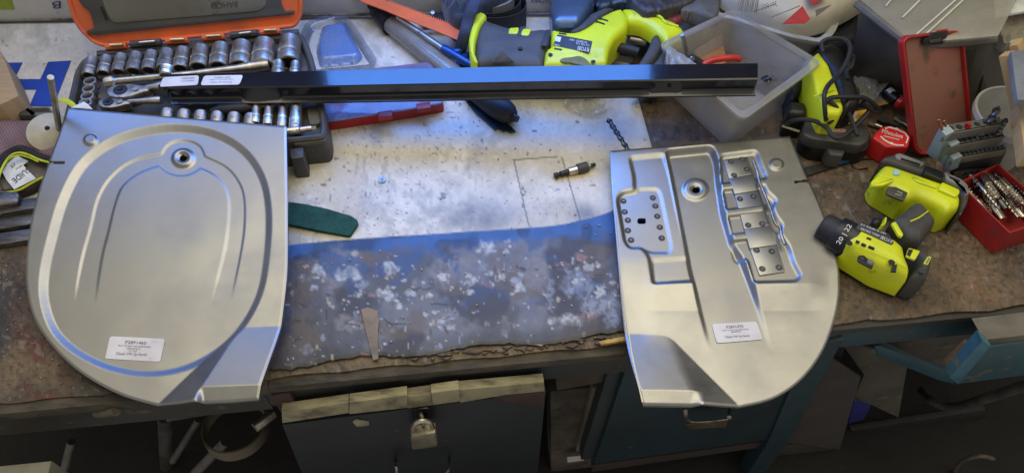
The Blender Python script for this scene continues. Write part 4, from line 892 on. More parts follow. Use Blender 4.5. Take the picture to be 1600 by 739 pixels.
add('handle', blob(rnd([(968, 9), (990, 9), (1022, 17), (1058, 31), (1070, 42), (1073, 56), (1062, 64), (1048, 70), (1040, 82), (1030, 64), (1016, 51), (1000, 42), (978, 40)], 7, 4), ZS + .002, .030, .012, 2.0, hull=.4), m_lime, rs, angle=50)
add('handle_ridge', tube(smooth3([P(1000, 16, ZS + .003), P(1030, 26, ZS + .003), P(1040, 36, ZS + .003), P(1060, 42, ZS + .002)], 4), .0022, 8), m_lime, rs)
add('rear_grip', blob(rnd([(1021, 52), (1031, 51), (1037, 72), (1024, 92), (1010, 106), (990, 106), (1003, 90), (1014, 72)], 5, 3), ZS + .003, .060, .007, 1.8, hull=0), m_grip, rs, angle=50)
add('battery_pack', blob(rnd([(1037, 72), (1044, 78), (1042, 92), (1038, 106), (1012, 106), (1026, 90)], 3, 3), ZS - .004, .060, .006, 1.8, hull=0), m_rub, rs, angle=50)
add('top_boot', blob(rnd([(884, 49), (902, 40), (925, 18), (945, 10), (962, 10), (940, 26), (918, 44), (902, 49)], 3, 3), ZS - .002, .05, .006, 1.8, hull=0), m_grip, rs, angle=50)
lb = add('rating_label', pslab(rnd([(871, 54), (926, 65), (921, 83), (864, 71)], 2), ZS + .0046, .001, 0), M('label_dark', (.04, .04, .045), None, 40, .5), rs)
plS = ZS + .0048
text('RYOBI', (920.5, 75.5), (903, 73), (-1, 6.5), plS, m_white, lb); text('R18RS7 18V', (917, 66), (890, 61), (-.5, 3), plS, m_white, lb); text('CE UK CA', (921, 70.5), (900, 67), (-.5, 3), plS, m_white, lb); text('12345', (874, 71), (866, 69), (-.4, 3), plS, m_white, lb)
add('white_square', pslab([(869, 57), (877, 58.5), (875, 66), (867, 64.5)], plS + .0003, .0003, 0), m_white, lb)
for (x, y, r) in ((968, 28, .0038), (860, 86, .0036), (927, 97, .0036), (813, 76, .0036), (1064, 37, .0036)): add('screw_recess', lathe([(r, 0), (r * .95, .0008), (0, .0008)], P(x, y, ZS + (.003 if x > 850 else -.002)), (0, 0, 1), 14), m_bore, rs)
for pts in ([(873, 51), (885, 53), (885, 54.5), (873, 52.5)], [(866, 75), (878, 77), (878, 79), (866, 77)], [(935, 27), (950, 32), (950, 34), (935, 29)], [(930, 32), (945, 37), (945, 39), (930, 34)]): add('vent_slot', pslab(pts, ZS + .0048, .001, 0), m_bore, rs)
add('hand_scuff', pslab(cr([(875, 95), (880, 91), (892, 90), (905, 88), (916, 93), (922, 103), (905, 101), (890, 98), (882, 98)], 3), ZS + .0022, .001, 0), M('scuff', (.13, .11, .05), (.2, .18, .05), 60, .7), rs)
add('trigger', tube([P(955, 72, .05), P(998, 82, .05)], [.009, .007], 12), m_blackr, rs)
ns = thing('steel_offcut', 'dark round steel pieces lying inside the power saw handle loop', 'steel offcut', P(975, 75)); add('pin', tube([P(985, 62, .04), P(1010, 66, .04)], .007, 12), m_chromed, ns); add('pin', tube([P(960, 86, .03), P(990, 92, .03)], .009, 12), m_oil, ns)
simple('clear_plastic_corner', pslab([(762, 108), (783, 80), (788, 82), (815, 108)], PX((762, 108, .05), (785, 80, .098), (815, 108, .05)), .0008, 0), MP('clear_sheet', (.32, .31, .33), .45, .15, .8), 'clear plastic corner sticking up in front of the saw boot', 'plastic sheet')
simple('tan_card', pslab([(742, 96), (772, 90), (768, 112), (745, 112)], .03, .002, 0), M('tan_card', (.34, .28, .18), None, 30, .8), 'small tan card under the reciprocating saw boot', 'card')
simple('blue_grey_can', blob(rnd([(860, -30), (934, -26), (928, 2), (906, 34), (864, 34)], 8, 4), .075, .07, .012, 2.5, hull=0), M('can_blue', (.10, .15, .22), (.07, .10, .16), 14, .25, .4), 'blue grey metal can standing behind the power saw', 'can')
# wall boards with print
sb = thing('back_sign_board', 'white printed board standing against the back wall, green square at its left', 'sign board', P(420, 20))
WP = Plane(WALL.p + np.array([0, -.010, 0]), WALL.n)
wy = lambda x: 33.5 - (x) * .0165
add('panel', slab(WP.at(np.array([-300, 985, 985, -300.]), np.array([wy(-300) , wy(985), -26, -26.])), WP.n, .006, .0005), M('board_back', (.56, .54, .50), (.46, .44, .40), 12, .5, bump=.0003, c3=(.2, .18, .16), s3=45, lo3=.66, hi3=.74), sb)
add('bottom_edge', slab(WP.up(.003).at(np.array([-300, 100, 600, 985.]), np.array([35.5, 34.5, 26, 20.]) - 0) if False else WP.up(.003).at(np.array([-300, 985, 985, -300.]), np.array([wy(-300) + 1, wy(985) + 1, wy(985) - 1.2, wy(-300) - 1.2])), WP.n, .004, 0), M('edge_line', (.22, .20, .17), (.06, .05, .04), 40, .8), sb)
Wq = WP.up(.0004)
add('green_square', slab(Wq.at(np.array([-60, 23, 16, -60.]), np.array([17.5, 15.5, -8, -8.])), Wq.n, .0006, 0), M('green_print', (.30, .38, .03), None, 20, .5), sb)
m_navy = M('navy_print', (.03, .03, .16), None, 20, .5)
text('B', (95, 2), (81, 3.5), (0, 11.5), Wq, m_navy, sb); text('X44GVC', (829, 5.5), (861, 6), (0, -8), Wq, m_navy, sb)
# bench scraps
simple('scouring_pad', relief(rnd([(440, 314), (452, 316), (500, 323), (548, 337), (560, 345), (557, 352), (546, 368), (500, 360), (440, 348)], 3, 2), .012, lambda px, py, d, q: .0012 * (fbm(px, py, 4, 421, 3) - .5) + .004 * (fbm(px, py, 40, 5, 2) - .5), 1.6, .010)[0], M('green_pad', (.008, .052, .042), (.014, .080, .062), 60, .95, bump=.0012, bscale=900), 'dark green abrasive scouring pad beside the left steel panel', 'scouring pad', angle=80)
bh = thing('bit_holder', 'magnetic screwdriver bit holder lying near the back of the white board', 'bit holder', P(898, 268))
def ln(a, b, t, z=.011): return P(a[0] + (b[0] - a[0]) * t, a[1] + (b[1] - a[1]) * t, z)
A, B = (866, 275), (930, 257)
T = lambda a, b, r, m, n: add(n, tube([ln(A, B, a), ln(A, B, a + .01), ln(A, B, b - .01), ln(A, B, b)], [r * .85, r, r, r * .85], 14), m, bh)
T(0, .10, .0042, m_blackp, 'hex_end'); T(.10, .14, .0028, m_blackp, 'groove'); T(.14, .34, .0042, m_blackp, 'shank'); T(.34, .56, .0060, m_chrome, 'sleeve'); T(.56, .82, .0078, m_rub, 'knurled_collar'); T(.82, .88, .004, m_chromed, 'bit_neck'); T(.88, 1.0, .0028, m_blackp, 'bit')
def drill_geo(a, b, r, shank=.35, turns=3.2, seg=14, n=34):
    a = np.array(a, float); b = np.array(b, float); L = np.linalg.norm(b - a); x, y, t = frame(b - a); V = []; Fc = []
    for i in range(n):
        f = i / (n - 1); p = a + t * L * f; q = (f - shank) / (1 - shank)
        for k in range(seg):
            an = 2 * math.pi * k / seg
            rr = r if q <= 0 else r * (1 - .42 * (abs(math.cos(an - q * turns * 2 * math.pi)) ** 1.6)) * (1 if f < .97 else .45)
            V.append(p + rr * (math.cos(an) * x + math.sin(an) * y))
    for i in range(n - 1):
        for k in range(seg): l = (k + 1) % seg; Fc.append((i * seg + k, i * seg + l, (i + 1) * seg + l, (i + 1) * seg + k))
    Fc.append(tuple(reversed(range(seg)))); Fc.append(tuple(range((n - 1) * seg, n * seg)))
    return np.array(V), Fc
m_hss = M('drill_steel', (.16, .16, .18), (.08, .08, .09), 60, .28, 1.0); m_hss2 = M('bright_drill', (.60, .55, .45), (.42, .38, .32), 60, .22, 1.0)
simple('twist_drill', drill_geo(P(996, 258, .006), P(950, 186, .007), .0046, .1, 3.4, 16, 60), m_hss, 'large dark twist drill lying behind the right steel panel', 'drill bit')
simple('clear_wrapper', relief(cr([(880, 160), (905, 150), (938, 156), (950, 166), (935, 180), (900, 176)], 3), .012, lambda px, py, d, q: .014 * (fbm(px, py, 8, 431, 3) - .5), 1.8, .0)[0], MP('wrapper', (.45, .47, .52), .30, .08, 1.0), 'crumpled clear plastic wrapper on the board under the bar', 'wrapper', angle=50)
for i, (x, y) in enumerate(((597, 282), (643, 280), (662, 281))):
    if i == 0: simple('flat_washer', lathe([(.0022, 0), (.0062, 0), (.0062, .0014), (.0022, .0014)], P(x, y, .006), (0, 0, 1), 18, False), m_steelw, 'small brassy washer on the white board right of the case', 'washer')
# loose metal swarf and crumbs
rr = random.Random(12); geos = []
for k in range(420):
    if rr.random() < .45: x, y = rr.uniform(0, 430), rr.uniform(400, 615); 
    elif rr.random() < .6: x, y = rr.uniform(430, 1000), rr.uniform(165, 560)
    else: x, y = rr.uniform(1230, 1600), rr.uniform(250, 480)
    if y > eg(x) - 24 or inside(np.array([[x, y]]), lo)[0] or inside(np.array([[x, y]]), ro)[0]: continue
    on = 420 < x < 1010; zz = .0078 if on else .0022; l = rr.choice([1.0, 1.4, 2.2]); an = rr.uniform(0, 3.1); c_, s_ = math.cos(an) * l, math.sin(an) * l
    geos.append(pslab([(x - c_, y - s_), (x + s_ * .4, y - c_ * .4), (x + c_, y + s_), (x - s_ * .4, y + c_ * .4)], zz, .001, 0))
add('metal_swarf', geos, M('swarf', (.42, .40, .36), (.16, .14, .12), 200, .45, .5), None, 'scattered metal swarf, crumbs and grit over the bench and board', 'swarf', kind='stuff')
# ================================================================== right side of the bench
m_frost = MP('frosted_plastic', (.46, .43, .38), .27, .30, .6, bump=.0004, bscale=40, fac2=.80)
m_frostg = MP('frosted_grey', (.16, .155, .15), .72, .35, .5, bump=.0004, bscale=30, fac2=.95)
m_frostw = MP('frosted_white', (.60, .60, .58), .60, .3, .5, fac2=.9)
def tub(t, rim, zr, base_in, zb, mat, wall=.0025, lip=.006, nr=10):
    p = rnd(rim, nr, 4); w = HZ(zr).at(p[:, 0], p[:, 1]); n = np.array([0, 0, 1.0]); c = w.mean(0)
    def ring(s, z, off=0):
        q = c + (w - c) * s; q = q.copy(); q[:, 2] = z
        return q
    s1 = base_in
    f = lambda z: s1 + (1 - s1) * (z - zb) / (zr - zb)
    k = wall / .06
    zs = zr - .022
    R = [ring(1 + lip / .06, zr - .006), ring(1 + lip / .06, zr), ring(1.0, zr + .001), ring(1.0 - k, zr - .002), ring(f(zs) - k - .02, zs + .001), ring(f(zs) - k - .045, zs - .003), ring(s1 - k - .03, zb + .003)]
    O = [ring(1.0, zr - .006), ring(f(zs), zs + .002), ring(f(zs) - .025, zs - .002), ring(s1, zb)]
    N = len(w); V = []; Fc = []; k0 = 0
    for rings, flip in ((R, False), (O, True)):
        b = sum(len(v) for v in V)
        for r in rings: V.append(r)
        for r in range(len(rings) - 1):
            for i in range(N):
                j = (i + 1) % N; q = (b + r * N + i, b + r * N + j, b + (r + 1) * N + j, b + (r + 1) * N + i); Fc.append(tuple(reversed(q)) if flip else q)
        Fc.append(tuple(range(b + (len(rings) - 1) * N, b + len(rings) * N)))
    add('tub_shell', (np.concatenate(V), Fc), mat, t, angle=50)
    # raised edge bead
    add('rim_bead', tube(np.concatenate([R[1], R[1][:2]]), .0016, 6), mat, t)
tb = thing('plastic_tub', 'scuffed translucent plastic tub under the right end of the black bar', 'tub', P(1150, 150))
tub(tb, [(1041, 72), (1146, 22), (1272, 98), (1160, 178)], .090, .82, .001, m_frost)
wb = thing('wood_offcut', 'orange brown wood offcut lying inside the translucent tub', 'wood offcut', P(1110, 100, .01)); add('block', pslab([(1085, 78), (1128, 52), (1136, 96), (1104, 116)], .045, .03, .002), M('orange_wood', (.42, .19, .07), (.30, .15, .07), 25, .7, stretch=(1, 6, 1)), wb)
pl_ = thing('pliers', 'red handled pliers sticking out of the translucent tub', 'pliers', P(1130, 96, .03)); add('handle', tube(smooth3([P(1098, 103, .07), P(1112, 95, .075), P(1140, 91, .075), P(1158, 93, .07)], 5), [.003] + [.005] * 14 + [.003], 12), M('red_grip', (.65, .035, .025), None, 20, .35), pl_)
bo = thing('long_bolt', 'long steel bolt with blue nut standing in the corner of the tub', 'bolt', P(1078, 95, .04)); add('shaft', tube([P(1066, 55, .118), P(1076, 92, .075)], .0032, 10), M('zinc', (.4, .4, .4)), bo); add('nut', lathe([(.003, -.004), (.0075, -.004), (.0075, .004), (.003, .004)], P(1079, 91, .076), (.2, -1, .3), 6), M('zinc_blue', (.20, .28, .42), None, 40, .3, .9), bo); add('washer', lathe([(.001, .0042), (.0045, .0042), (.004, .006)], P(1079, 91, .076), (.2, -1, .3), 14), m_chrome, bo); add('socket_end', tube([P(1082, 94, .07), P(1098, 104, .06)], .008, 12), m_blackr, bo)
simple('plastic_bag', relief(cr([(1041, 84), (1046, 74), (1062, 80), (1084, 96), (1092, 108), (1046, 108)], 3), .094, lambda px, py, d, q: .016 * (fbm(px, py, 14, 441, 3) - .5), 2, .02)[0], MP('bag', (.5, .5, .5), .35, .12, 1.0, bump=.001), 'crumpled clear plastic bag in the left corner of the tub', 'bag', angle=60)
cp2 = thing('metal_clips', 'dark metal clips and dirt at the bottom of the tub, right of the bar end', 'clips', P(1205, 125, .003)); 
for k in range(7): x = 1190 + 5 * k; add('clip', tube(smooth3([P(x, 124 + k % 3 * 3, .03), P(x + 6, 119 + k % 2 * 4, .036), P(x + 14, 126, .03)], 4), .0022, 6), m_oil, cp2)
# second tub and paper sack
t2 = thing('plastic_tub', 'larger translucent tub behind, holding the printed paper sack', 'tub', P(1210, 30))
tub(t2, [(1116, 18), (1128, -40), (1330, -60), (1298, 46), (1282, 62), (1236, 54)], .075, .85, .001, m_frostw)
sk = thing('paper_sack', 'cream printed paper sack with red triangles and barcode in the rear tub', 'paper sack', P(1230, 0, .02))
m_sack = M('sack_paper', (.56, .52, .42), (.48, .44, .35), 10, .6, bump=.0012, bscale=30); m_sred = M('sack_red', (.45, .04, .04), None, 20, .55); m_sink = M('sack_ink', (.16, .13, .10), None, 30, .7)
so = cr([(1128, -60), (1126, -10), (1140, 6), (1190, 28), (1232, 44), (1262, 45), (1300, 34), (1345, 10), (1368, -12), (1360, -60)], 4)
SZ = .118
add('paper', relief(so, SZ, lambda px, py, d, q: dome(.030)(px, py, d, q) + .006 * (fbm(px, py, 50, 451, 3) - .5), 2.4, .05, hull=.085)[0], m_sack, sk, angle=80)
def sp(x, y): return (x, y)
up_ = HZ(SZ + .005)
add('red_triangle', pslab([(1222, 38), (1254, 10), (1266, 30), (1258, 37)], up_, .0005, 0), m_sred, sk); add('red_triangle', pslab([(1260, -6), (1270, 8), (1294, -4), (1280, -14)], up_, .0005, 0), m_sred, sk)
for k in range(12): x = 1154 + k * 2.6; add('barcode_bar', pslab([(x + 2, -6), (x + 3 + (k % 3) * .5, -6), (x - 1 + (k % 3) * .5, 17 + k * .3), (x - 2, 17 + k * .3)], up_, .0004, 0), m_sink, sk)
text('361807', (1213, 2.5), (1188, 9), (2, 8.5), up_, m_sink, sk)
add('printed_line', pslab([(1178, 18), (1212, 6), (1212.5, 7), (1178, 19)], up_, .0004, 0), m_sink, sk); add('printed_line', pslab([(1205, 27), (1250, 9), (1250.5, 10), (1205, 28)], up_, .0004, 0), m_sink, sk); add('printed_line', pslab([(1274, 16), (1298, 8), (1298.5, 9), (1276, 26), (1275, 26)], up_, .0004, 0), m_sink, sk)
# dark sheet-metal heap behind the saw handle
m_scrap = M('scrap_dark', (.05, .045, .042), (.09, .08, .07), 16, .5, .3, bump=.0006); m_scrapr = M('scrap_red', (.22, .03, .03), None, 20, .6)
for i, (pts, z, m, lab) in enumerate((([(985, -20), (1080, -30), (1095, -5), (1050, 12), (1005, 18)], .09, m_scrap, 'curved grey brown abrasive disc against the wall behind the saw handle'),
    ([(1030, 20), (1062, 10), (1072, 25), (1052, 36)], .070, m_scrapr, 'small red painted scrap between saw handle and wall'),
    ([(1064, 14), (1090, -10), (1122, -20), (1120, 26), (1084, 18)], .085, M('scrap_grey', (.12, .11, .10), (.08, .075, .07), 12, .6, bump=.0008), 'grey cloth scrap left of the paper sack'),
    ([(1056, 40), (1082, 20), (1118, 26), (1100, 42), (1070, 58)], .06, M('scrap_black', (.02, .02, .02), (.035, .03, .03), 30, .5, bump=.001), 'black crumpled scrap beside the tub left corner'),
    ([(930, -20), (990, -25), (985, 6), (965, 8), (935, 14)], .05, M('scrap_teal', (.05, .07, .09), None, 30, .4, .5), 'dull blue grey scrap behind the power saw top'))):
    p = cr(pts, 4); simple('scrap_piece', relief(p, z, lambda px, py, d, q: dome(.004)(px, py, d, q) + .022 * np.abs(fbm(px, py, 30, 460 + i, 4) - .5), 2.4, .04)[0], m, lab, 'scrap', angle=60)
# battery charger
ch = thing('battery_charger', 'lime and black battery charger standing on end with a tangled black lead', 'battery charger', P(1300, 170))
add('lime_shell', blob(rnd([(1264, 94), (1279, 78), (1296, 100), (1310, 138), (1320, 168), (1314, 178), (1290, 176), (1277, 148)], 5, 3), .085, .06, .006, 1.8, hull=0), m_lime, ch, angle=50)
add('body', blob(rnd([(1280, 70), (1300, 62), (1316, 70), (1330, 100), (1348, 150), (1344, 160), (1322, 168), (1310, 130), (1296, 98), (1283, 84)], 6, 3), .090, .08, .012, 1.8, hull=0), m_blackp, ch, angle=50)
add('shell_rib', tube([P(1271, 152, .087), P(1292, 144, .087), P(1304, 140, .087)], .0014, 6), m_lime, ch)
ca = lambda pts: add('lead', tube(smooth3([P(x, y, z) for x, y, z in pts], 6), .0034, 8), m_blackr, ch)
ca([(1286, 82, .10), (1284, 68, .105), (1297, 61, .11), (1318, 62, .11), (1328, 72, .11), (1325, 92, .105), (1312, 115, .10), (1294, 134, .10), (1288, 150, .098), (1289, 172, .085), (1291, 188, .07)])
ca([(1326, 92, .10), (1333, 88, .095), (1330, 104, .095), (1322, 112, .09), (1324, 126, .09)])
ca([(1290, 160, .09), (1300, 153, .092), (1330, 152, .092), (1352, 154, .085), (1368, 166, .07), (1374, 174, .06), (1362, 172, .065), (1348, 160, .08)])
ca([(1222, 201, .03), (1236, 190, .05), (1255, 187, .06), (1275, 190, .062), (1292, 200, .06), (1300, 212, .058), (1312, 216, .058), (1330, 204, .058), (1352, 182, .062), (1358, 168, .065), (1340, 166, .07), (1318, 172, .075), (1300, 184, .07)])
ca([(1322, 168, .08), (1328, 182, .07), (1334, 198, .062), (1340, 212, .058)]); ca([(1296, 158, .09), (1310, 174, .08), (1300, 188, .07), (1293, 192, .065)])
dk = thing('black_holdall', 'dark blue black bag standing between the tubs and the charger', 'bag', P(1270, 90))
add('body', blob(rnd([(1236, 120), (1275, 70), (1300, 40), (1345, 12), (1340, 60), (1318, 66), (1284, 80), (1268, 100), (1262, 128), (1238, 150)], 5, 3), .05, .048, .010, 2.4, hull=0), M('bag_black', (.012, .013, .022), (.018, .018, .024), 20, .6, bump=.001), dk, angle=60)
ad = thing('plug_adapter', 'black mains plug adapter with steel pins left of the small black case', 'plug adapter', P(1240, 190)); add('body', blob(rnd([(1232, 156), (1258, 158), (1262, 166), (1256, 204), (1222, 200), (1224, 186)], 4, 3), .050, .048, .006, 1.8), m_blackp, ad, angle=50); add('pin', tube([P(1222, 197, .04), P(1249, 206, .035)], .0018, 6), m_chrome, ad)
# small case
sc = thing('small_case', 'small black hinged plastic case with orange badge and grey latch', 'case', P(1305, 220))
add('base', pslab(rnd([(1252, 214), (1258, 193), (1275, 185), (1352, 196), (1362, 208), (1360, 230), (1348, 238), (1270, 232), (1256, 222)], 8, 3), .026, .0255, .004), m_blackp, sc)
add('lid', pslab(rnd([(1253, 205), (1257, 190), (1276, 181), (1350, 190), (1361, 203), (1359, 220), (1346, 228), (1268, 217), (1256, 211)], 8, 3), .044, .017, .005), M('case_grey', (.035, .034, .033), (.05, .048, .045), 20, .5, bump=.0003), sc)
add('lid_panel', pslab(rnd([(1270, 196), (1282, 188), (1342, 195), (1350, 204), (1346, 214), (1280, 208)], 5, 3), .0452, .002, .0006), M('case_grey2', (.055, .053, .05), None, 20, .55), sc)
b_ = add('badge', pslab(rnd([(1298, 200), (1321, 201.5), (1324, 204.5), (1320, 207.5), (1299, 206), (1296, 203)], 2, 3), .0462, .001, .0003), M('badge_orange', (.55, .22, .12), None, 40, .5), sc); text('BAHCO', (1299, 205.6), (1320, 207), (.2, -4), .0464, m_white, b_)
add('latch', pslab(rnd([(1293, 222), (1323, 225), (1324, 230), (1317, 244), (1297, 242), (1291, 230)], 3, 3), .030, .024, .003), M('latch_grey', (.075, .072, .07), None, 30, .5), sc)
simple('yellow_packet', pslab([(1262, 166), (1279, 159), (1300, 170), (1322, 176), (1356, 171), (1333, 194), (1300, 189), (1284, 184)], .049, .002, .0005), M('yellow_card', (.75, .40, .02), (.70, .42, .06), 30, .5, c3=(.75, .72, .6), s3=70, lo3=.62, hi3=.66), 'orange and yellow card packet under the charger lead', 'packet')
simple('hardware_bag', relief(cr([(1335, 112), (1362, 108), (1394, 122), (1380, 140), (1362, 158), (1345, 152)], 3), .03, lambda px, py, d, q: .014 * (fbm(px, py, 10, 471, 3) - .4), 1.8, .02)[0], MP('hw_bag', (.42, .42, .38), .45, .12, 1.0, bump=.001), 'clear bag of small fixings between the charger and the red lid', 'bag', angle=60)
rh_ = thing('red_knob_tool', 'red plastic cap lying behind the bag of fixings', 'cap', P(1348, 105)); add('cap', blob(cr([(1336, 98), (1344, 94), (1358, 102), (1363, 112), (1350, 113), (1338, 106)], 3), .03, .028, .008, 1.6), M('red_grip', (.6, .03, .03)), rh_, angle=60)
simple('printed_card', pslab([(1350, 160), (1382, 145), (1396, 160), (1365, 168)], .012, .001, 0), M('card_white', (.62, .60, .52), (.65, .45, .08), 28, .6, lo=.5, hi=.56), 'white and yellow printed card under the small red-ended screwdriver', 'card')
sdv = thing('stubby_screwdriver', 'stubby black screwdriver with white band and red end cap', 'screwdriver', P(1398, 155)); add('handle', tube([P(1381, 141, .02), P(1386, 146, .02), P(1401, 158, .02)], [.006, .0095, .009], 14), m_blackp, sdv); add('band', tube([P(1386, 145, .02), P(1392, 150, .02)], .0100, 14), m_white, sdv); add('end_cap', lathe([(.002, 0), (.0095, .001), (.0105, .008), (.006, .014), (0, .015)], P(1402, 158, .02), (.6, -.8, 0), 14), M('red_grip', (.6, .03, .03)), sdv)
for i, (a, b, r, m, l) in enumerate((((1357, 191), (1378, 199), .0045, m_chrome, 'shiny driver bit touching the red tape measure, leftmost of three'), ((1372, 184), (1402, 196), .0052, m_rub, 'dark grey driver bit behind the red tape measure'), ((1398, 184), (1422, 200), .0036, m_chromed, 'slim driver bit right of the other two'))):
    o = thing('driver_bit', l, 'driver bit', P(*a), 'driver bits behind the tape measure'); add('shank', tube([P(*a, r + .002), P((a[0] + b[0]) / 2, (a[1] + b[1]) / 2, r + .002)], r, 6), m, o); add('tip', tube([P((a[0] + b[0]) / 2, (a[1] + b[1]) / 2, r + .002), P(*b, r + .002)], [r * .8, r * .6], 10), m, o)
# red tape measure
tm = thing('tape_measure', 'red hexagonal pocket tape measure with white ring print', 'tape measure', P(1393, 215)); ZT = .034
hexp = [(1377, 199), (1387, 195), (1412, 201), (1424, 213), (1420, 230), (1386, 230), (1363, 215), (1366, 208)]
add('body', pslab(rnd(hexp, 3, 3), ZT, .032, .003, bsteps=3), M('tape_red', (.62, .018, .02), (.5, .02, .02), 20, .4), tm)
pt = HZ(ZT + .0004)
def stripe(pts, w, pl, mat, parent, nm='printed_ring'):
    p = np.array(pts, float); t = np.gradient(p, axis=0); t /= np.linalg.norm(t, axis=1, keepdims=True); n = np.stack([-t[:, 1], t[:, 0]], 1) * w / 2
    return add(nm, pslab(np.concatenate([p + n, (p - n)[::-1]]), pl, .0003, 0), mat, parent)
stripe([(1383, 201), (1390, 199), (1402, 202.5), (1414, 208), (1419, 215), (1416, 224)], 2.0, pt, m_white, tm); stripe([(1376, 213), (1382, 219), (1392, 224.5), (1402, 227), (1412, 227)], 2.0, pt, m_white, tm)
text('Milwaukee', (1377.5, 208.5), (1410, 217), (1.2, -6.5), pt, m_white, tm); stripe([(1381, 212.5), (1405, 218.5)], .9, pt, m_white, tm)
for c in ((1401, 202), (1393, 224.5)): add('printed_dot', lathe([(.0026, 0), (.0026, .0003), (0, .0003)], pt.at(*c), (0, 0, 1), 14), m_white, tm)
add('hook', tube(smooth3([P(1366, 228, .01), P(1371, 236, .008), P(1380, 242, .006)], 3), .003, 8), m_blackp, tm)
simple('belt_clip', tube(smooth3([P(1372, 240, .006), P(1385, 247, .005), P(1375, 250, .003)], 3), .002, 8), m_chromed, 'bent steel clip between the tape measure and the drill battery', 'clip')
simple('copper_wire', tube(smooth3([P(1380, 249, .002), P(1355, 248, .002), P(1336, 251, .002), P(1332, 258, .002), P(1342, 264, .002), P(1356, 262, .002)], 6), .0014, 6), M('copper', (.45, .18, .10), None, 60, .35, 1.0), 'thin loop of copper coloured wire left of the drill battery', 'wire')
simple('steel_strip', pslab([(1256, 262), (1338, 243), (1340, 250), (1262, 274)], .0045, .003, 0), M('strip_dark', (.09, .085, .08), (.05, .05, .05), 20, .4, .8), 'dark steel strip between the right panel and the small black case', 'strip')
simple('blue_tape', pslab([(1305, 252), (1334, 245), (1336, 250), (1310, 257)], .0062, .0012, 0), M('blue_tape', (.03, .10, .30), None, 30, .6), 'short piece of blue tape on the dark steel strip', 'tape')
# grey storage box with clear lid
gb = thing('storage_box', 'large smoky grey storage box with ridged clear lid tilted against the wall', 'storage box', P(1450, 90))
def quad(a, b, c, d, th, m, n, par): 
    w = np.array([P(*a), P(*b), P(*c), P(*d)]); pl = P3(w[0], w[1], w[2]); add(n, slab(w, pl.n, th, .0005), m, par)
gB = M('smoky_box', (.075, .070, .063), (.13, .12, .105), 7, .38, bump=.0008, bscale=40)
quad((1345, 14, .13), (1420, 72, .13), (1420, 152, .01), (1322, 128, .01), .004, gB, 'side_wall', gb)
quad((1420, 72, .13), (1548, 62, .13), (1522, 162, .01), (1420, 152, .01), .004, gB, 'front_wall', gb)
add('rim', tube([P(1338, 6, .135), P(1384, 42, .135), P(1424, 74, .135), P(1555, 62, .135)], .006, 8), m_frostg, gb)
lidp = PX((1345, 0, .14), (1422, 68, .14), (1570, 40, .16))
add('clear_lid', slab(lidp.at(np.array([1345, 1424, 1560, 1600, 1480.]), np.array([0, 68, 56, -20, -50.])), lidp.n, .003, .001), MP('lid_clear2', (.42, .40, .33), .42, .18, 1.0, bump=.0012, bscale=12), gb)
lq = lidp.up(.002); m_glint = MP('ridge_glint', (.75, .75, .7), .75, .08, 1.0)
for a, b in (((1410, 28), (1442, -4)), ((1430, 56), (1496, -2)), ((1438, 62), (1512, -6)), ((1384, 10), (1404, -14))): add('glint_ridge', tube([lq.at(*a), lq.at(*b)], .0014, 8), m_glint, gb)  # pale tubes along the ridges paint the white glints on the lid
quad((1545, 66, .11), (1560, 60, .11), (1568, 150, .02), (1530, 160, .02), .004, M('bin_dark', (.06, .055, .05), None, 9, .5), 'end_wall', gb)
rb = thing('grey_bin', 'dark grey bin behind the wooden strips at the right edge', 'bin', P(1560, 110)); add('front_wall', slab(np.array([P(1530, 66, .12), P(1700, 40, .12), P(1680, 190, .0), P(1512, 170, .0)]), P3(P(1530, 66, .12), P(1700, 40, .12), P(1512, 170, .0)).n, .005, .001), M('bin_grey', (.10, .095, .085), (.07, .065, .06), 8, .45, bump=.0006), rb)
add('dirty_bag', relief(cr([(1562, 22), (1600, 8), (1660, 10), (1640, 60), (1590, 66), (1566, 56)], 3), .13, lambda px, py, d, q: .02 * (fbm(px, py, 16, 481, 3) - .5), 2.4, .02)[0], MP('dirty_clear', (.30, .28, .22), .7, .15, 1.0, bump=.001), rb, angle=60)
simple('white_card_corner', pslab([(1552, -20), (1700, -30), (1700, 0), (1556, 26)], .15, .004, .0005), m_white, 'white card corner at the top right edge of the picture', 'card')
# red metal lid leaning back
r0, r1 = P(1440, 240, .012), P(1530, 212, .012); RL = P3(r0, r1, r0 + np.array([0, .55, .83]))
rl = thing('red_metal_lid', 'red enamelled metal box lid standing upright, black clasp on its top edge', 'metal lid', P(1480, 225))
add('pan', ringslab(rnd([(1411, 66), (1419, 57), (1498, 48), (1507, 54), (1520, 200), (1520, 224), (1440, 244), (1430, 234)], 6, 3), RL, .010, .0035, .007, .001), m_red, rl)
add('pan_face', pslab(rnd([(1415, 67), (1421, 61), (1496, 52), (1503, 57), (1515, 200), (1515, 220), (1443, 238), (1434, 230)], 4, 3), RL.up(-.0062), .001, 0), M('rusty_red', (.27, .12, .085), (.42, .085, .07), 16, .6, bump=.0002, c3=(.10, .075, .05), s3=30, lo3=.56, hi3=.7, lo=.5, hi=.72), rl)
add('clasp', pslab([(1444, 61), (1452, 58), (1456, 52), (1482, 49), (1481, 55), (1477, 66), (1474, 68), (1442, 70)], RL.up(.001), .004, .0008), m_blackp, rl); add('clasp_tongue', pslab([(1452, 64), (1472, 60), (1470, 66), (1454, 68)], RL.up(.003), .002, .0005), m_rub, rl); add('hinge_stub', pslab([(1463, 52), (1468, 48), (1482, 46), (1480, 52)], RL.up(-.003), .004, .001), m_red, rl)
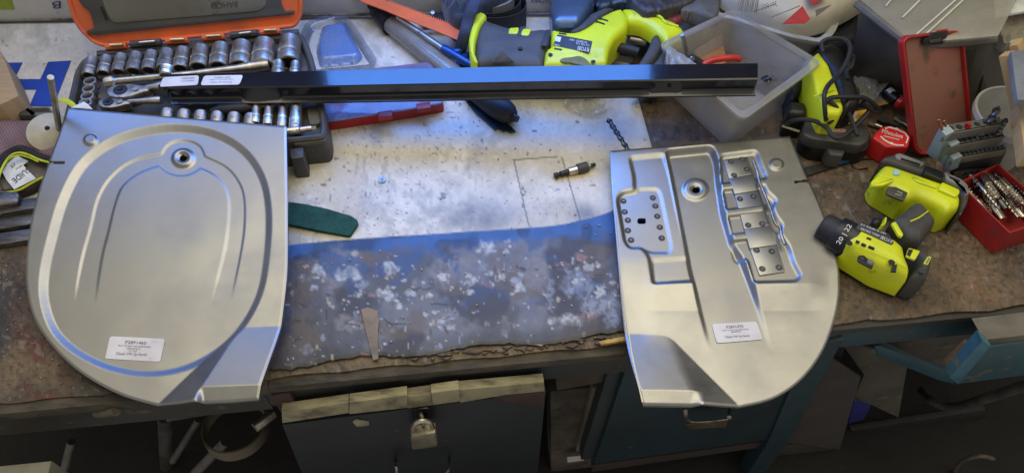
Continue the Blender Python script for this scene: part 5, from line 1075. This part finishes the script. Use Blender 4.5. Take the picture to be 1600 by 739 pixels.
# stepped drill index
ix = thing('drill_index', 'stepped grey metal twist drill index with pale blue end plates', 'drill index', P(1520, 245))
m_ix = M('index_grey', (.20, .195, .165), (.14, .135, .115), 18, .45, .4, bump=.0003, c3=(.08, .07, .055), s3=50, lo3=.62, hi3=.72); m_ixb = M('index_blue', (.30, .37, .41), (.24, .29, .32), 12, .5, bump=.0003, c3=(.12, .10, .08), s3=50, lo3=.66, hi3=.74)
def rack(pts, z, drop, holes, hr):
    add('rack', pslab(pts, z, .004, .0008), m_ix, ix)
    p = np.array(pts, float); a, b = P(*p[3], z), P(*p[2], z); w = np.array([a + [0, -.0006, 0], b + [0, -.0006, 0], b + [0, -.0006, -drop], a + [0, -.0006, -drop]]); pl = P3(w[0], w[1], w[2]); add('rack_front', slab(w, pl.n, .003, .0005), m_ix, ix)
    for k in range(holes):
        t = (k + .8) / (holes + .6); q = (p[0] * .5 + p[3] * .5) * (1 - t) + (p[1] * .5 + p[2] * .5) * t
        add('drill_hole', lathe([(hr * (1 - .45 * t), 0), (hr * (1 - .45 * t), .0006), (0, .0006)], P(q[0], q[1], z), (0, 0, 1), 12), m_bore, ix)
rack([(1470, 196), (1562, 182), (1567, 194), (1478, 210)], .112, .014, 6, .0050)
rack([(1477, 217), (1565, 203), (1570, 213), (1485, 230)], .092, .016, 9, .0042)
rack([(1483, 239), (1569, 225), (1573, 233), (1489, 249)], .072, .012, 12, .0032)
for A_ in ([(1467, 201, .112), (1478, 212, .112), (1463, 250, .055), (1447, 240, .055)], [(1479, 221, .094), (1487, 229, .094), (1473, 258, .05), (1463, 248, .05)], [(1484, 243, .074), (1490, 250, .074), (1483, 268, .045), (1472, 258, .045)]): quad(*A_, .012, m_ixb, 'end_plate', ix)
quad((1486, 254, .060), (1572, 238, .060), (1560, 262, .028), (1486, 275, .028), .003, M('index_shadow', (.03, .03, .028), None, 20, .6), 'gap_shade', ix)  # dark plate paints the shade in the gap between racks and flap
quad((1490, 270, .036), (1562, 254, .036), (1548, 280, .010), (1512, 294, .006), .003, m_ix, 'front_flap', ix)
fpq = P3(P(1490, 270, .036), P(1562, 254, .036), P(1512, 294, .006)).up(.0006)
for k in range(9): x = 1505 + (k % 5) * 10; y = 273 - (k % 5) * 2 + (k // 5) * 9; add('flap_slot', slab(fpq.at(np.array([x, x + 6, x + 5, x - 1.]), np.array([y, y - 4, y - 1.5, y + 2.5])), fpq.n, .0006, 0), m_bore, ix)
for a, b, r, m, l in (((1528, 216, .09), (1561, 167, .135), .0050, m_hss, 'tallest dark twist drill standing in the drill index'), ((1525, 200, .10), (1541, 188, .112), .0045, m_hss, 'short dark twist drill standing beside the tallest one'), ((1556, 212, .09), (1572, 186, .12), .0042, m_hss, 'dark twist drill at the right end of the drill index'), ((1473, 206, .11), (1466, 186, .125), .0024, M('copper_d', (.40, .17, .10), None, 60, .35, 1.0), 'thin coppery drill at the left end of the index'), ((1480, 203, .11), (1474, 188, .122), .0022, M('copper_d', (.4, .17, .1)), 'second thin coppery drill beside the leftmost one'), ((1511, 200, .112), (1514, 193, .118), .004, m_red, 'red-tipped drill in the back rack of the index')):
    simple('twist_drill', drill_geo(P(*a), P(*b), r, .05, 2.2, 12, 40), m, l, 'drill bit')
# red box with drills
rbx = thing('red_drill_box', 'open red metal box heaped with shiny twist drills at the right edge', 'metal box', P(1560, 340))
add('box', ringslab([(1497, 285), (1560, 255), (1655, 338), (1578, 364)], .046, .045, .002, .038, .0006), m_red, rbx)
r3 = random.Random(8)
drills = []
for k in range(24):
    lay = k // 8; x0 = 1506 + (k % 8) * 9.5 + r3.uniform(-3, 3); y0 = 280 - (k % 8) * 2.5 + r3.uniform(-6, 16) + (8 if k % 8 > 5 else 0) + (lay % 2) * 24; x0 += (lay % 2) * 12; L = r3.uniform(40, 66); an = math.radians(r3.uniform(44, 62)); x1 = min(x0 + L * math.cos(an), 1602); y1 = y0 + L * math.sin(an)
    if y1 > 350 - abs(x1 - 1578) * .5: y1 = 350 - abs(x1 - 1578) * .5
    drills.append(((x0, y0), (x1, y1), .016 + lay * .010 + r3.uniform(0, .004), r3.choice([.0032, .004, .0048, .0055, .0062])))
drills.sort(key=lambda d: d[0][0] + d[1][0])
nth = ['first', 'second', 'third', 'fourth', 'fifth', 'sixth', 'seventh', 'eighth', 'ninth', 'tenth', 'eleventh', 'twelfth', 'thirteenth', 'fourteenth', 'fifteenth', 'sixteenth', 'seventeenth']
nb = {0: 0, 1: 0}
for k, (a, b, z, r) in enumerate(drills):
    if r3.random() < .5: a, b = b, a
    tone = 'bright golden' if k % 3 else 'dark grey'; bi = int(k % 3 > 0); nb[bi] += 1
    simple('twist_drill', drill_geo(P(*a, z), P(*b, z + r3.uniform(-.003, .006)), r, r3.choice([.15, .35, .4]), r3.uniform(2.4, 4), 12, 44), m_hss2 if k % 3 else m_hss, '%s twist drill heaped in the red box, %s of its colour from the left' % (tone, nth[nb[bi] - 1]), 'drill bit', 'twist drills heaped in the red box')
# white cup and wooden strips
cupt = thing('plastic_beaker', 'translucent white plastic beaker behind the drill index', 'beaker', P(1590, 250)); c = P(1592, 178, .085) ; 
add('wall', lathe([(.036, -.083), (.050, -.012), (.052, -.010), (.0535, .000), (.057, .0), (.057, -.008), (.0555, -.009), (.0535, -.001), (.0495, -.012), (.0345, -.081), (0, -.081)], c, (0, 0, 1), 40, False), m_frostw, cupt)
bw = M('pale_pine', (.52, .36, .17), (.44, .30, .14), 14, .6, stretch=(6, 1, 1), bump=.0003)
def beam(a, b, w, th, m, lab, nm='wood_strip'):
    a, b = P(*a), P(*b); d = (b - a) / np.linalg.norm(b - a); s = np.cross(d, [0, 0, 1.0]); s /= np.linalg.norm(s); u = np.cross(s, d); return simple(nm, box((a + b) / 2, (b - a) / 2, s * w, u * th, .0008), m, lab, 'wood strip' if nm == 'wood_strip' else 'block')
beam((1573, 84, .16), (1606, 235, .05), .0085, .006, bw, 'long pale pine strip leaning at the right edge of the picture')
beam((1588, 66, .165), (1604, 150, .10), .010, .005, bw, 'short pale pine strip with a grey block behind the long strip')
simple('grey_block', pslab([(1580, 80), (1640, 74), (1640, 158), (1590, 156)], .17, .01, .001), M('grey_card', (.20, .22, .25), None, 20, .6), 'blue grey card between the pine strips at the right edge', 'card')
simple('pine_board', pslab([(1590, 160), (1640, 150), (1640, 240), (1602, 244)], .13, .02, .001), bw, 'pale pine board end under the grey card at the right edge', 'board')
# ================================================================== drill driver
dd = thing('drill_driver', 'lime green and grey cordless drill driver lying on its side', 'drill', P(1400, 370))
ZD = .053
add('battery_foot', blob(rnd([(1384, 253), (1397, 255), (1470, 280), (1500, 292), (1505, 312), (1500, 327), (1489, 342), (1466, 351), (1455, 340), (1420, 325), (1405, 331), (1395, 324), (1364, 306), (1358, 293), (1361, 280)], 7, 4), ZD - .004, .047, .012, 1.7, hull=.6), m_lime, dd, angle=50)
add('battery', blob(rnd([(1377, 250), (1383, 243), (1404, 239), (1446, 255), (1503, 281), (1513, 290), (1517, 303), (1513, 318), (1502, 336), (1504, 312), (1500, 292), (1470, 280), (1397, 255)], 3, 3), ZD - .006, .045, .005, 1.6, hull=0), m_rub, dd, angle=50)
m_trim = M('grey_trim', (.24, .235, .215), (.16, .155, .14), 20, .45)
add('battery_trim', pslab(rnd([(1398, 241), (1406, 239), (1446, 254), (1442, 260), (1402, 248)], 3), ZD - .003, .006, .0015), m_trim, dd); add('battery_trim', pslab(rnd([(1476, 268), (1503, 280), (1512, 288), (1515, 302), (1510, 306), (1506, 293), (1478, 280)], 3), ZD - .003, .006, .0015), m_trim, dd)
add('latch_button', pslab(rnd([(1447, 258), (1476, 269), (1473, 282), (1443, 270)], 3), ZD - .001, .006, .0015), m_blackp, dd)
for pts in ([(1408, 246.5), (1438, 256), (1437, 258.5), (1408, 249)], [(1484, 275), (1500, 282), (1499, 285), (1484, 278)]): add('battery_slot', pslab(pts, ZD - .0022, .0008, 0), m_blackp, dd)
add('foot_ridge', pslab(rnd([(1361, 283), (1373, 274), (1397, 279), (1396, 283), (1380, 290), (1362, 291)], 3), ZD - .0015, .006, .002), m_lime, dd); add('foot_ridge', pslab(rnd([(1468, 290), (1473, 284), (1500, 296), (1500, 302), (1494, 308), (1466, 296)], 2), ZD, .007, .002), m_lime, dd); add('foot_ridge', pslab(rnd([(1424, 276), (1440, 278), (1466, 288), (1464, 294), (1434, 284)], 2), ZD - .001, .005, .0015), m_lime, dd)
eb = add('emblem_patch', pslab(rnd([(1387, 291), (1400, 292), (1419, 301), (1412, 314), (1385, 303)], 2), ZD - .0012, .003, .0006), M('patch_dark', (.06, .055, .04), None, 30, .55), dd)
stripe([(1402, 299), (1410, 302), (1408, 305.5), (1399, 303)], 1.3, HZ(ZD - .0010), M('patch_print', (.35, .36, .2), None, 30, .5), eb, 'printed_mark')
add('cyan_sticker', pslab(rnd([(1397, 264), (1407, 266), (1406, 273), (1396, 272)], 2), ZD - .001, .003, .001), M('pale_cyan', (.45, .75, .72), None, 30, .3), dd)
add('handle', blob(rnd([(1386, 350), (1398, 338), (1422, 321), (1432, 311), (1443, 310), (1452, 320), (1465, 334), (1466, 343), (1458, 356), (1440, 378), (1434, 388), (1412, 384), (1398, 366)], 6, 4), ZD + .002, .035, .014, 1.7, hull=.5, extra=lambda px, py, d, q: -.0012 * sst(2.2, .8, np.abs((py - 350) + .62 * (px - 1425)) )), m_grip, dd, angle=50)
add('grip_line', tube(smooth3([P(1422, 346, ZD + .002), P(1436, 340, ZD + .002), P(1450, 330, ZD + .0005)], 4), .0010, 6), m_lime, dd)
add('motor_end', blob(rnd([(1412, 378), (1432, 379), (1457, 391), (1462, 404), (1457, 422), (1444, 450), (1428, 456), (1408, 450), (1423, 430)], 7, 4), ZD, .047, .016, 1.7, hull=.65), m_grip, dd, angle=50)
add('body_shell', blob(rnd([(1339, 344), (1350, 344.5), (1402, 366), (1417, 379), (1420, 396), (1427, 411), (1424, 433), (1411, 450), (1365, 433), (1313, 401), (1310, 393), (1324, 366)], 6, 4), ZD + .004, .050, .018, 1.5, hull=.6,
    extra=lambda px, py, d, q: -.0035 * sst(2, 7, (py - 397) - .40 * (px - 1360)) + .0014 * sst(2.5, 1.0, np.abs((py - 385) - .45 * (px - 1350)))), m_lime, dd, angle=50)
rl2 = add('rating_label', pslab(rnd([(1343, 347), (1389, 365), (1397, 379), (1393, 383), (1337, 357)], 2), ZD + .0046, .001, .0002), M('label_dark', (.04, .04, .045)), dd)
q_ = HZ(ZD + .0048); text('RYOBI', (1394.5, 375.5), (1377, 368.5), (-1.8, 4.8), q_, m_white, rl2); text('18V R18PD5 CE', (1384, 364.5), (1345, 349.5), (-1, 2.4), q_, m_white, rl2); text('DRILL DRIVER', (1374, 367.5), (1345, 356), (-1, 3), q_, m_white, rl2)
for pts in ([(1338, 375), (1344, 377), (1343, 379.5), (1337, 377.5)], [(1347, 379), (1354, 382), (1353, 384.5), (1346, 381.5)], [(1358, 383), (1367, 387), (1366, 389.5), (1357, 385.5)], [(1355, 370), (1362, 372.5), (1361, 375), (1354, 372.5)]): add('vent_slot', pslab(pts, ZD + .0052, .002, 0), m_bore, dd)
add('gear_window', pslab(rnd([(1341, 399), (1348, 399), (1366, 410), (1363, 420), (1340, 408)], 2), ZD + .0032, .002, .0004), m_bore, dd); add('gear_switch', lathe([(.0040, 0), (.0045, .003), (.003, .005), (0, .005)], P(1359, 412, ZD + .001), (0, 0, 1), 12), m_trim, dd); add('gear_switch', lathe([(.0034, 0), (.0038, .003), (0, .004)], P(1347, 405, ZD + .001), (0, 0, 1), 12), m_blackp, dd)
add('window_slot', pslab([(1395, 414), (1402, 413), (1400, 425), (1392, 424)], ZD + .0030, .002, 0), m_bore, dd)
for pts in ([(1420, 387), (1438, 392), (1430, 406), (1416, 400)],): add('side_window', pslab(rnd(pts, 2), ZD + .0022, .003, .0006), m_lime, dd); add('window_dark', pslab([(1420, 389), (1427, 390), (1422, 401), (1417, 398)], ZD + .0028, .001, 0), m_bore, dd)
add('side_window', pslab(rnd([(1450, 400), (1456, 401), (1450, 414), (1443, 411)], 2), ZD - .001, .003, .0006), m_lime, dd); add('window_dark', pslab([(1451, 402), (1454, 403), (1449, 412), (1446, 410)], ZD - .0004, .001, 0), m_trim, dd)
for x, y, r, z in ((1327, 380, .0040, .0036), (1393, 410, .0040, .0036), (1440, 423, .0042, .0004)): add('screw_recess', lathe([(r, 0), (r, .0008), (0, .0008)], P(x, y, ZD + z), (0, 0, 1), 14), m_bore if z > .001 else M('grip_dark', (.035, .034, .036)), dd)
add('trigger', blob(rnd([(1364, 344), (1367, 336), (1378, 338), (1381, 342), (1376, 350), (1366, 350)], 4), ZD - .010, .03, .006, 1.4, hull=0), m_blackp, dd, angle=50)
add('direction_switch', pslab(rnd([(1383, 338), (1387, 339), (1384, 350), (1378, 353), (1377, 350), (1382, 347)], 2), ZD - .002, .02, .002), m_lime, dd); add('handle_accent', pslab(rnd([(1393, 348), (1400, 346), (1412, 366), (1410, 370), (1404, 367)], 2), ZD + .0032, .004, .001), m_lime, dd)
# clutch collar and chuck, turned about the tool axis
ax0 = P(1329, 378, .034); axd = P(1300, 361, .034) - ax0; axd /= np.linalg.norm(axd)
add('clutch_collar', lathe([(.023, -.004), (.0238, .001), (.0238, .019), (.0225, .022)], ax0 + np.array([0, 0, 0]), axd, 30), M('collar_black', (.014, .014, .022), None, 30, .4), dd, angle=25)
for k in range(18):
    a = 2 * math.pi * k / 18; x_, y_, t_ = frame(axd); n_ = math.cos(a) * x_ + math.sin(a) * y_; s_ = np.cross(t_, n_); add('collar_rib', box(ax0 + axd * .010 + n_ * .0236, axd * .0055, s_ * .0010, n_ * .0008, 0), M('collar_black', (.01, .01, .02)), dd)
add('chuck', lathe([(.020, .021), (.019, .023), (.0185, .033), (.017, .040), (.014, .042)], ax0, axd, 28), m_blackr, dd)
cq = HZ(.0588); text('20 | 22', (1312, 383), (1331, 353), (-6.5, -3.5), cq, m_white, dd)
# ================================================================== under the bench
lowt = thing('pipe_ring', 'rusty steel band ring hanging under the bench left of the drawer', 'ring', FP(-.10).at(370, 690))
def ringband(c, r, hgt, th, ax, mat, nm, par, a0=0, a1=2 * math.pi, n=40):
    x, y, t = frame(np.array(ax, float)); A_ = np.linspace(a0, a1, n); V = []
    for rr, zz in ((r, 0), (r, hgt), (r - th, hgt), (r - th, 0)): V.append(c + rr * (np.cos(A_)[:, None] * x + np.sin(A_)[:, None] * y) + t * zz)
    V = np.concatenate(V); Fc = [((k * n + i), (((k + 1) % 4) * n + i), (((k + 1) % 4) * n + i + 1), (k * n + i + 1)) for k in range(4) for i in range(n - 1)]
    add(nm, (V, Fc), mat, par, angle=50)
m_rust = M('rust_steel', (.17, .14, .10), (.10, .08, .06), 20, .6, .3, bump=.0008, c3=(.25, .2, .13), s3=50, lo3=.6, hi3=.7); m_dimst = M('dim_steel', (.14, .13, .12), (.08, .075, .07), 30, .45, .5, bump=.0004)
c = FP(-.05).at(368, 670); ringband(c - np.array([0, 0, .012]), .047, .022, .003, (0, .15, 1), m_rust, 'band', lowt)
for i, (a, b, r, off, lab) in enumerate((((305, 739), (352, 690), .008, -.04, 'dull steel rod below the steel ring'), ((398, 668), (428, 645), .007, .0, 'shiny steel rod end left of the padlocked drawer'), ((258, 650), (262, 760), .012, -.12, 'dark upright pipe in the shadow under the bench'), ((100, 735), (112, 690), .006, -.03, 'thin steel rod end above the metal plate at lower left'), ((262, 652), (318, 643), .006, -.06, 'dark rod just under the left panel front edge'), ((270, 720), (310, 655), .006, -.10, 'dark sloping rod behind the steel ring'))):
    A_, B_ = FP(off).at(*a), FP(off - .02).at(*b); o = simple('steel_rod', tube([A_, A_ * .5 + B_ * .5, B_], r, 12), m_dimst if i != 1 else m_chromed, lab, 'rod')
simple('steel_stub', tube([FP(.004).at(152, 644), FP(.012).at(182, 641)], .0065, 12), m_rust, 'short greasy steel stub on the front rail left of centre', 'stub')
mp_ = thing('metal_plate', 'dusty sheet metal box corner at the lower left edge', 'metal box', FP(.04).at(30, 735)); zz = -.20
w = [FP(.05).at(-60, 731), FP(.05).at(80, 719), FP(.05).at(106, 742), FP(.05).at(-60, 800)]; zt = w[1][2]
add('top', slab([np.array([w[0][0], w[0][1], zt]), np.array([w[1][0], w[1][1], zt]), np.array([w[1][0] + .015, w[1][1] - .09, zt]), np.array([w[0][0], w[0][1] - .09, zt])], (0, 0, 1), .06, .002), M('dusty_metal', (.22, .21, .17), (.16, .15, .12), 14, .6, .2, bump=.0005), mp_)
# right: blue drawer, sheets, pipe and pot
m_bd = M('drawer_blue', (.030, .095, .125), (.022, .065, .085), 9, .45, bump=.0006, c3=(.12, .10, .07), s3=36, lo3=.62, hi3=.68)
bd = add('blue_drawer', fpoly([(1548, 542), (1700, 522), (1690, 575), (1495, 600)], .055, .012), m_bd, bench, label='blue painted drawer pulled open at the right, paint chipped')
add('front_edge', fpoly([(1535, 532), (1549, 541), (1497, 601), (1484, 590)], .062, .014), M('drawer_edge', (.06, .17, .24), (.04, .12, .17), 20, .45, c3=(.2, .17, .12), s3=50, lo3=.64, hi3=.7), bd)
add('rear_side', fpoly([(1366, 541), (1376, 540), (1486, 584), (1493, 600), (1470, 595), (1372, 557)], -.01, .010), m_bd, bd)
add('rail_wood', fpoly([(1478, 570), (1488, 574), (1521, 544), (1512, 538)], .03, .008), M('pink_wood', (.30, .20, .15), None, 30, .7), bd)
add('top_edge', fpoly([(1537, 531), (1700, 512), (1700, 525), (1550, 541)], .052, .03), M('drawer_top', (.16, .14, .11), (.10, .09, .07), 20, .7, bump=.001), bd)
m_sheet = M('old_board', (.10, .085, .065), (.065, .055, .045), 10, .8, bump=.0006, c3=(.14, .12, .09), s3=26, lo3=.6, hi3=.7)
for pts, off, lab, m in (([(1300, 560), (1345, 590), (1312, 702), (1220, 690), (1216, 668)], -.02, 'dark brown hardboard offcut hanging below the blue leg', M('dark_board', (.055, .045, .038), (.04, .033, .03), 14, .8, bump=.0006)),
    ([(1310, 530), (1420, 560), (1404, 652), (1335, 620), (1350, 585)], -.05, 'grey brown card offcut with torn lower edge under the right rail', m_sheet),
    ([(1360, 535), (1470, 515), (1530, 510), (1490, 580), (1400, 560)], -.09, 'pale dusty board behind the open blue drawer', m_sheet),
    ([(1200, 690), (1300, 700), (1320, 730), (1310, 760), (1180, 760)], -.03, 'dark round-edged scrap at the bottom below the blue leg', M('dark_board', (.05, .04, .03)))): simple('board_offcut', fpoly(pts, off, .004), m, lab, 'board offcut')
simple('blue_bag_scrap', fpoly([(1335, 625), (1362, 632), (1350, 655), (1325, 662)], -.055, .004), M('violet_blue', (.03, .03, .20), None, 20, .4), 'small violet blue plastic scrap between the hanging boards', 'scrap')
pp = thing('bent_pipe', 'bent grey steel tube under the open blue drawer', 'tube', FP(-.02).at(1500, 640)); add('tube', tube(smooth3([FP(-.08).at(1440, 610), FP(-.04).at(1455, 625), FP(-.01).at(1490, 636), FP(.02).at(1540, 622), FP(.05).at(1620, 596)], 6), .0075, 12), m_dimst, pp)
simple('dark_bar', fpoly([(1330, 672), (1540, 640), (1545, 655), (1340, 690)], -.06, .01), M('dark_bar', (.035, .030, .028), None, 10, .6), 'dark flat bar in the shadow below the bent tube', 'bar')
pot = thing('metal_pot', 'round dull metal pot with wire handle at the lower right corner', 'pot', FP(.06).at(1600, 739)); c = FP(.05).at(1612, 748)
add('body', lathe([(.050, -.08), (.060, -.01), (.062, 0), (.060, .002), (.056, -.002), (.054, -.008), (0, -.010)], c, (0, -.15, 1), 36), M('pot_metal', (.15, .14, .11), (.09, .085, .07), 10, .5, .5, bump=.0004), pot)
add('wire_handle', tube(smooth3([FP(.03).at(1488, 745), FP(.04).at(1500, 722), FP(.05).at(1530, 712), FP(.05).at(1552, 716)], 6), .0035, 8), m_rust, pot)
simple('frame_bottom', fpoly([(1180, 738), (1345, 728), (1350, 739), (1350, 760), (1180, 760)], -.04, .02), M('dark_bar', (.03, .03, .03)), 'dark metal shelf edge at the bottom below the hanging boards', 'shelf')
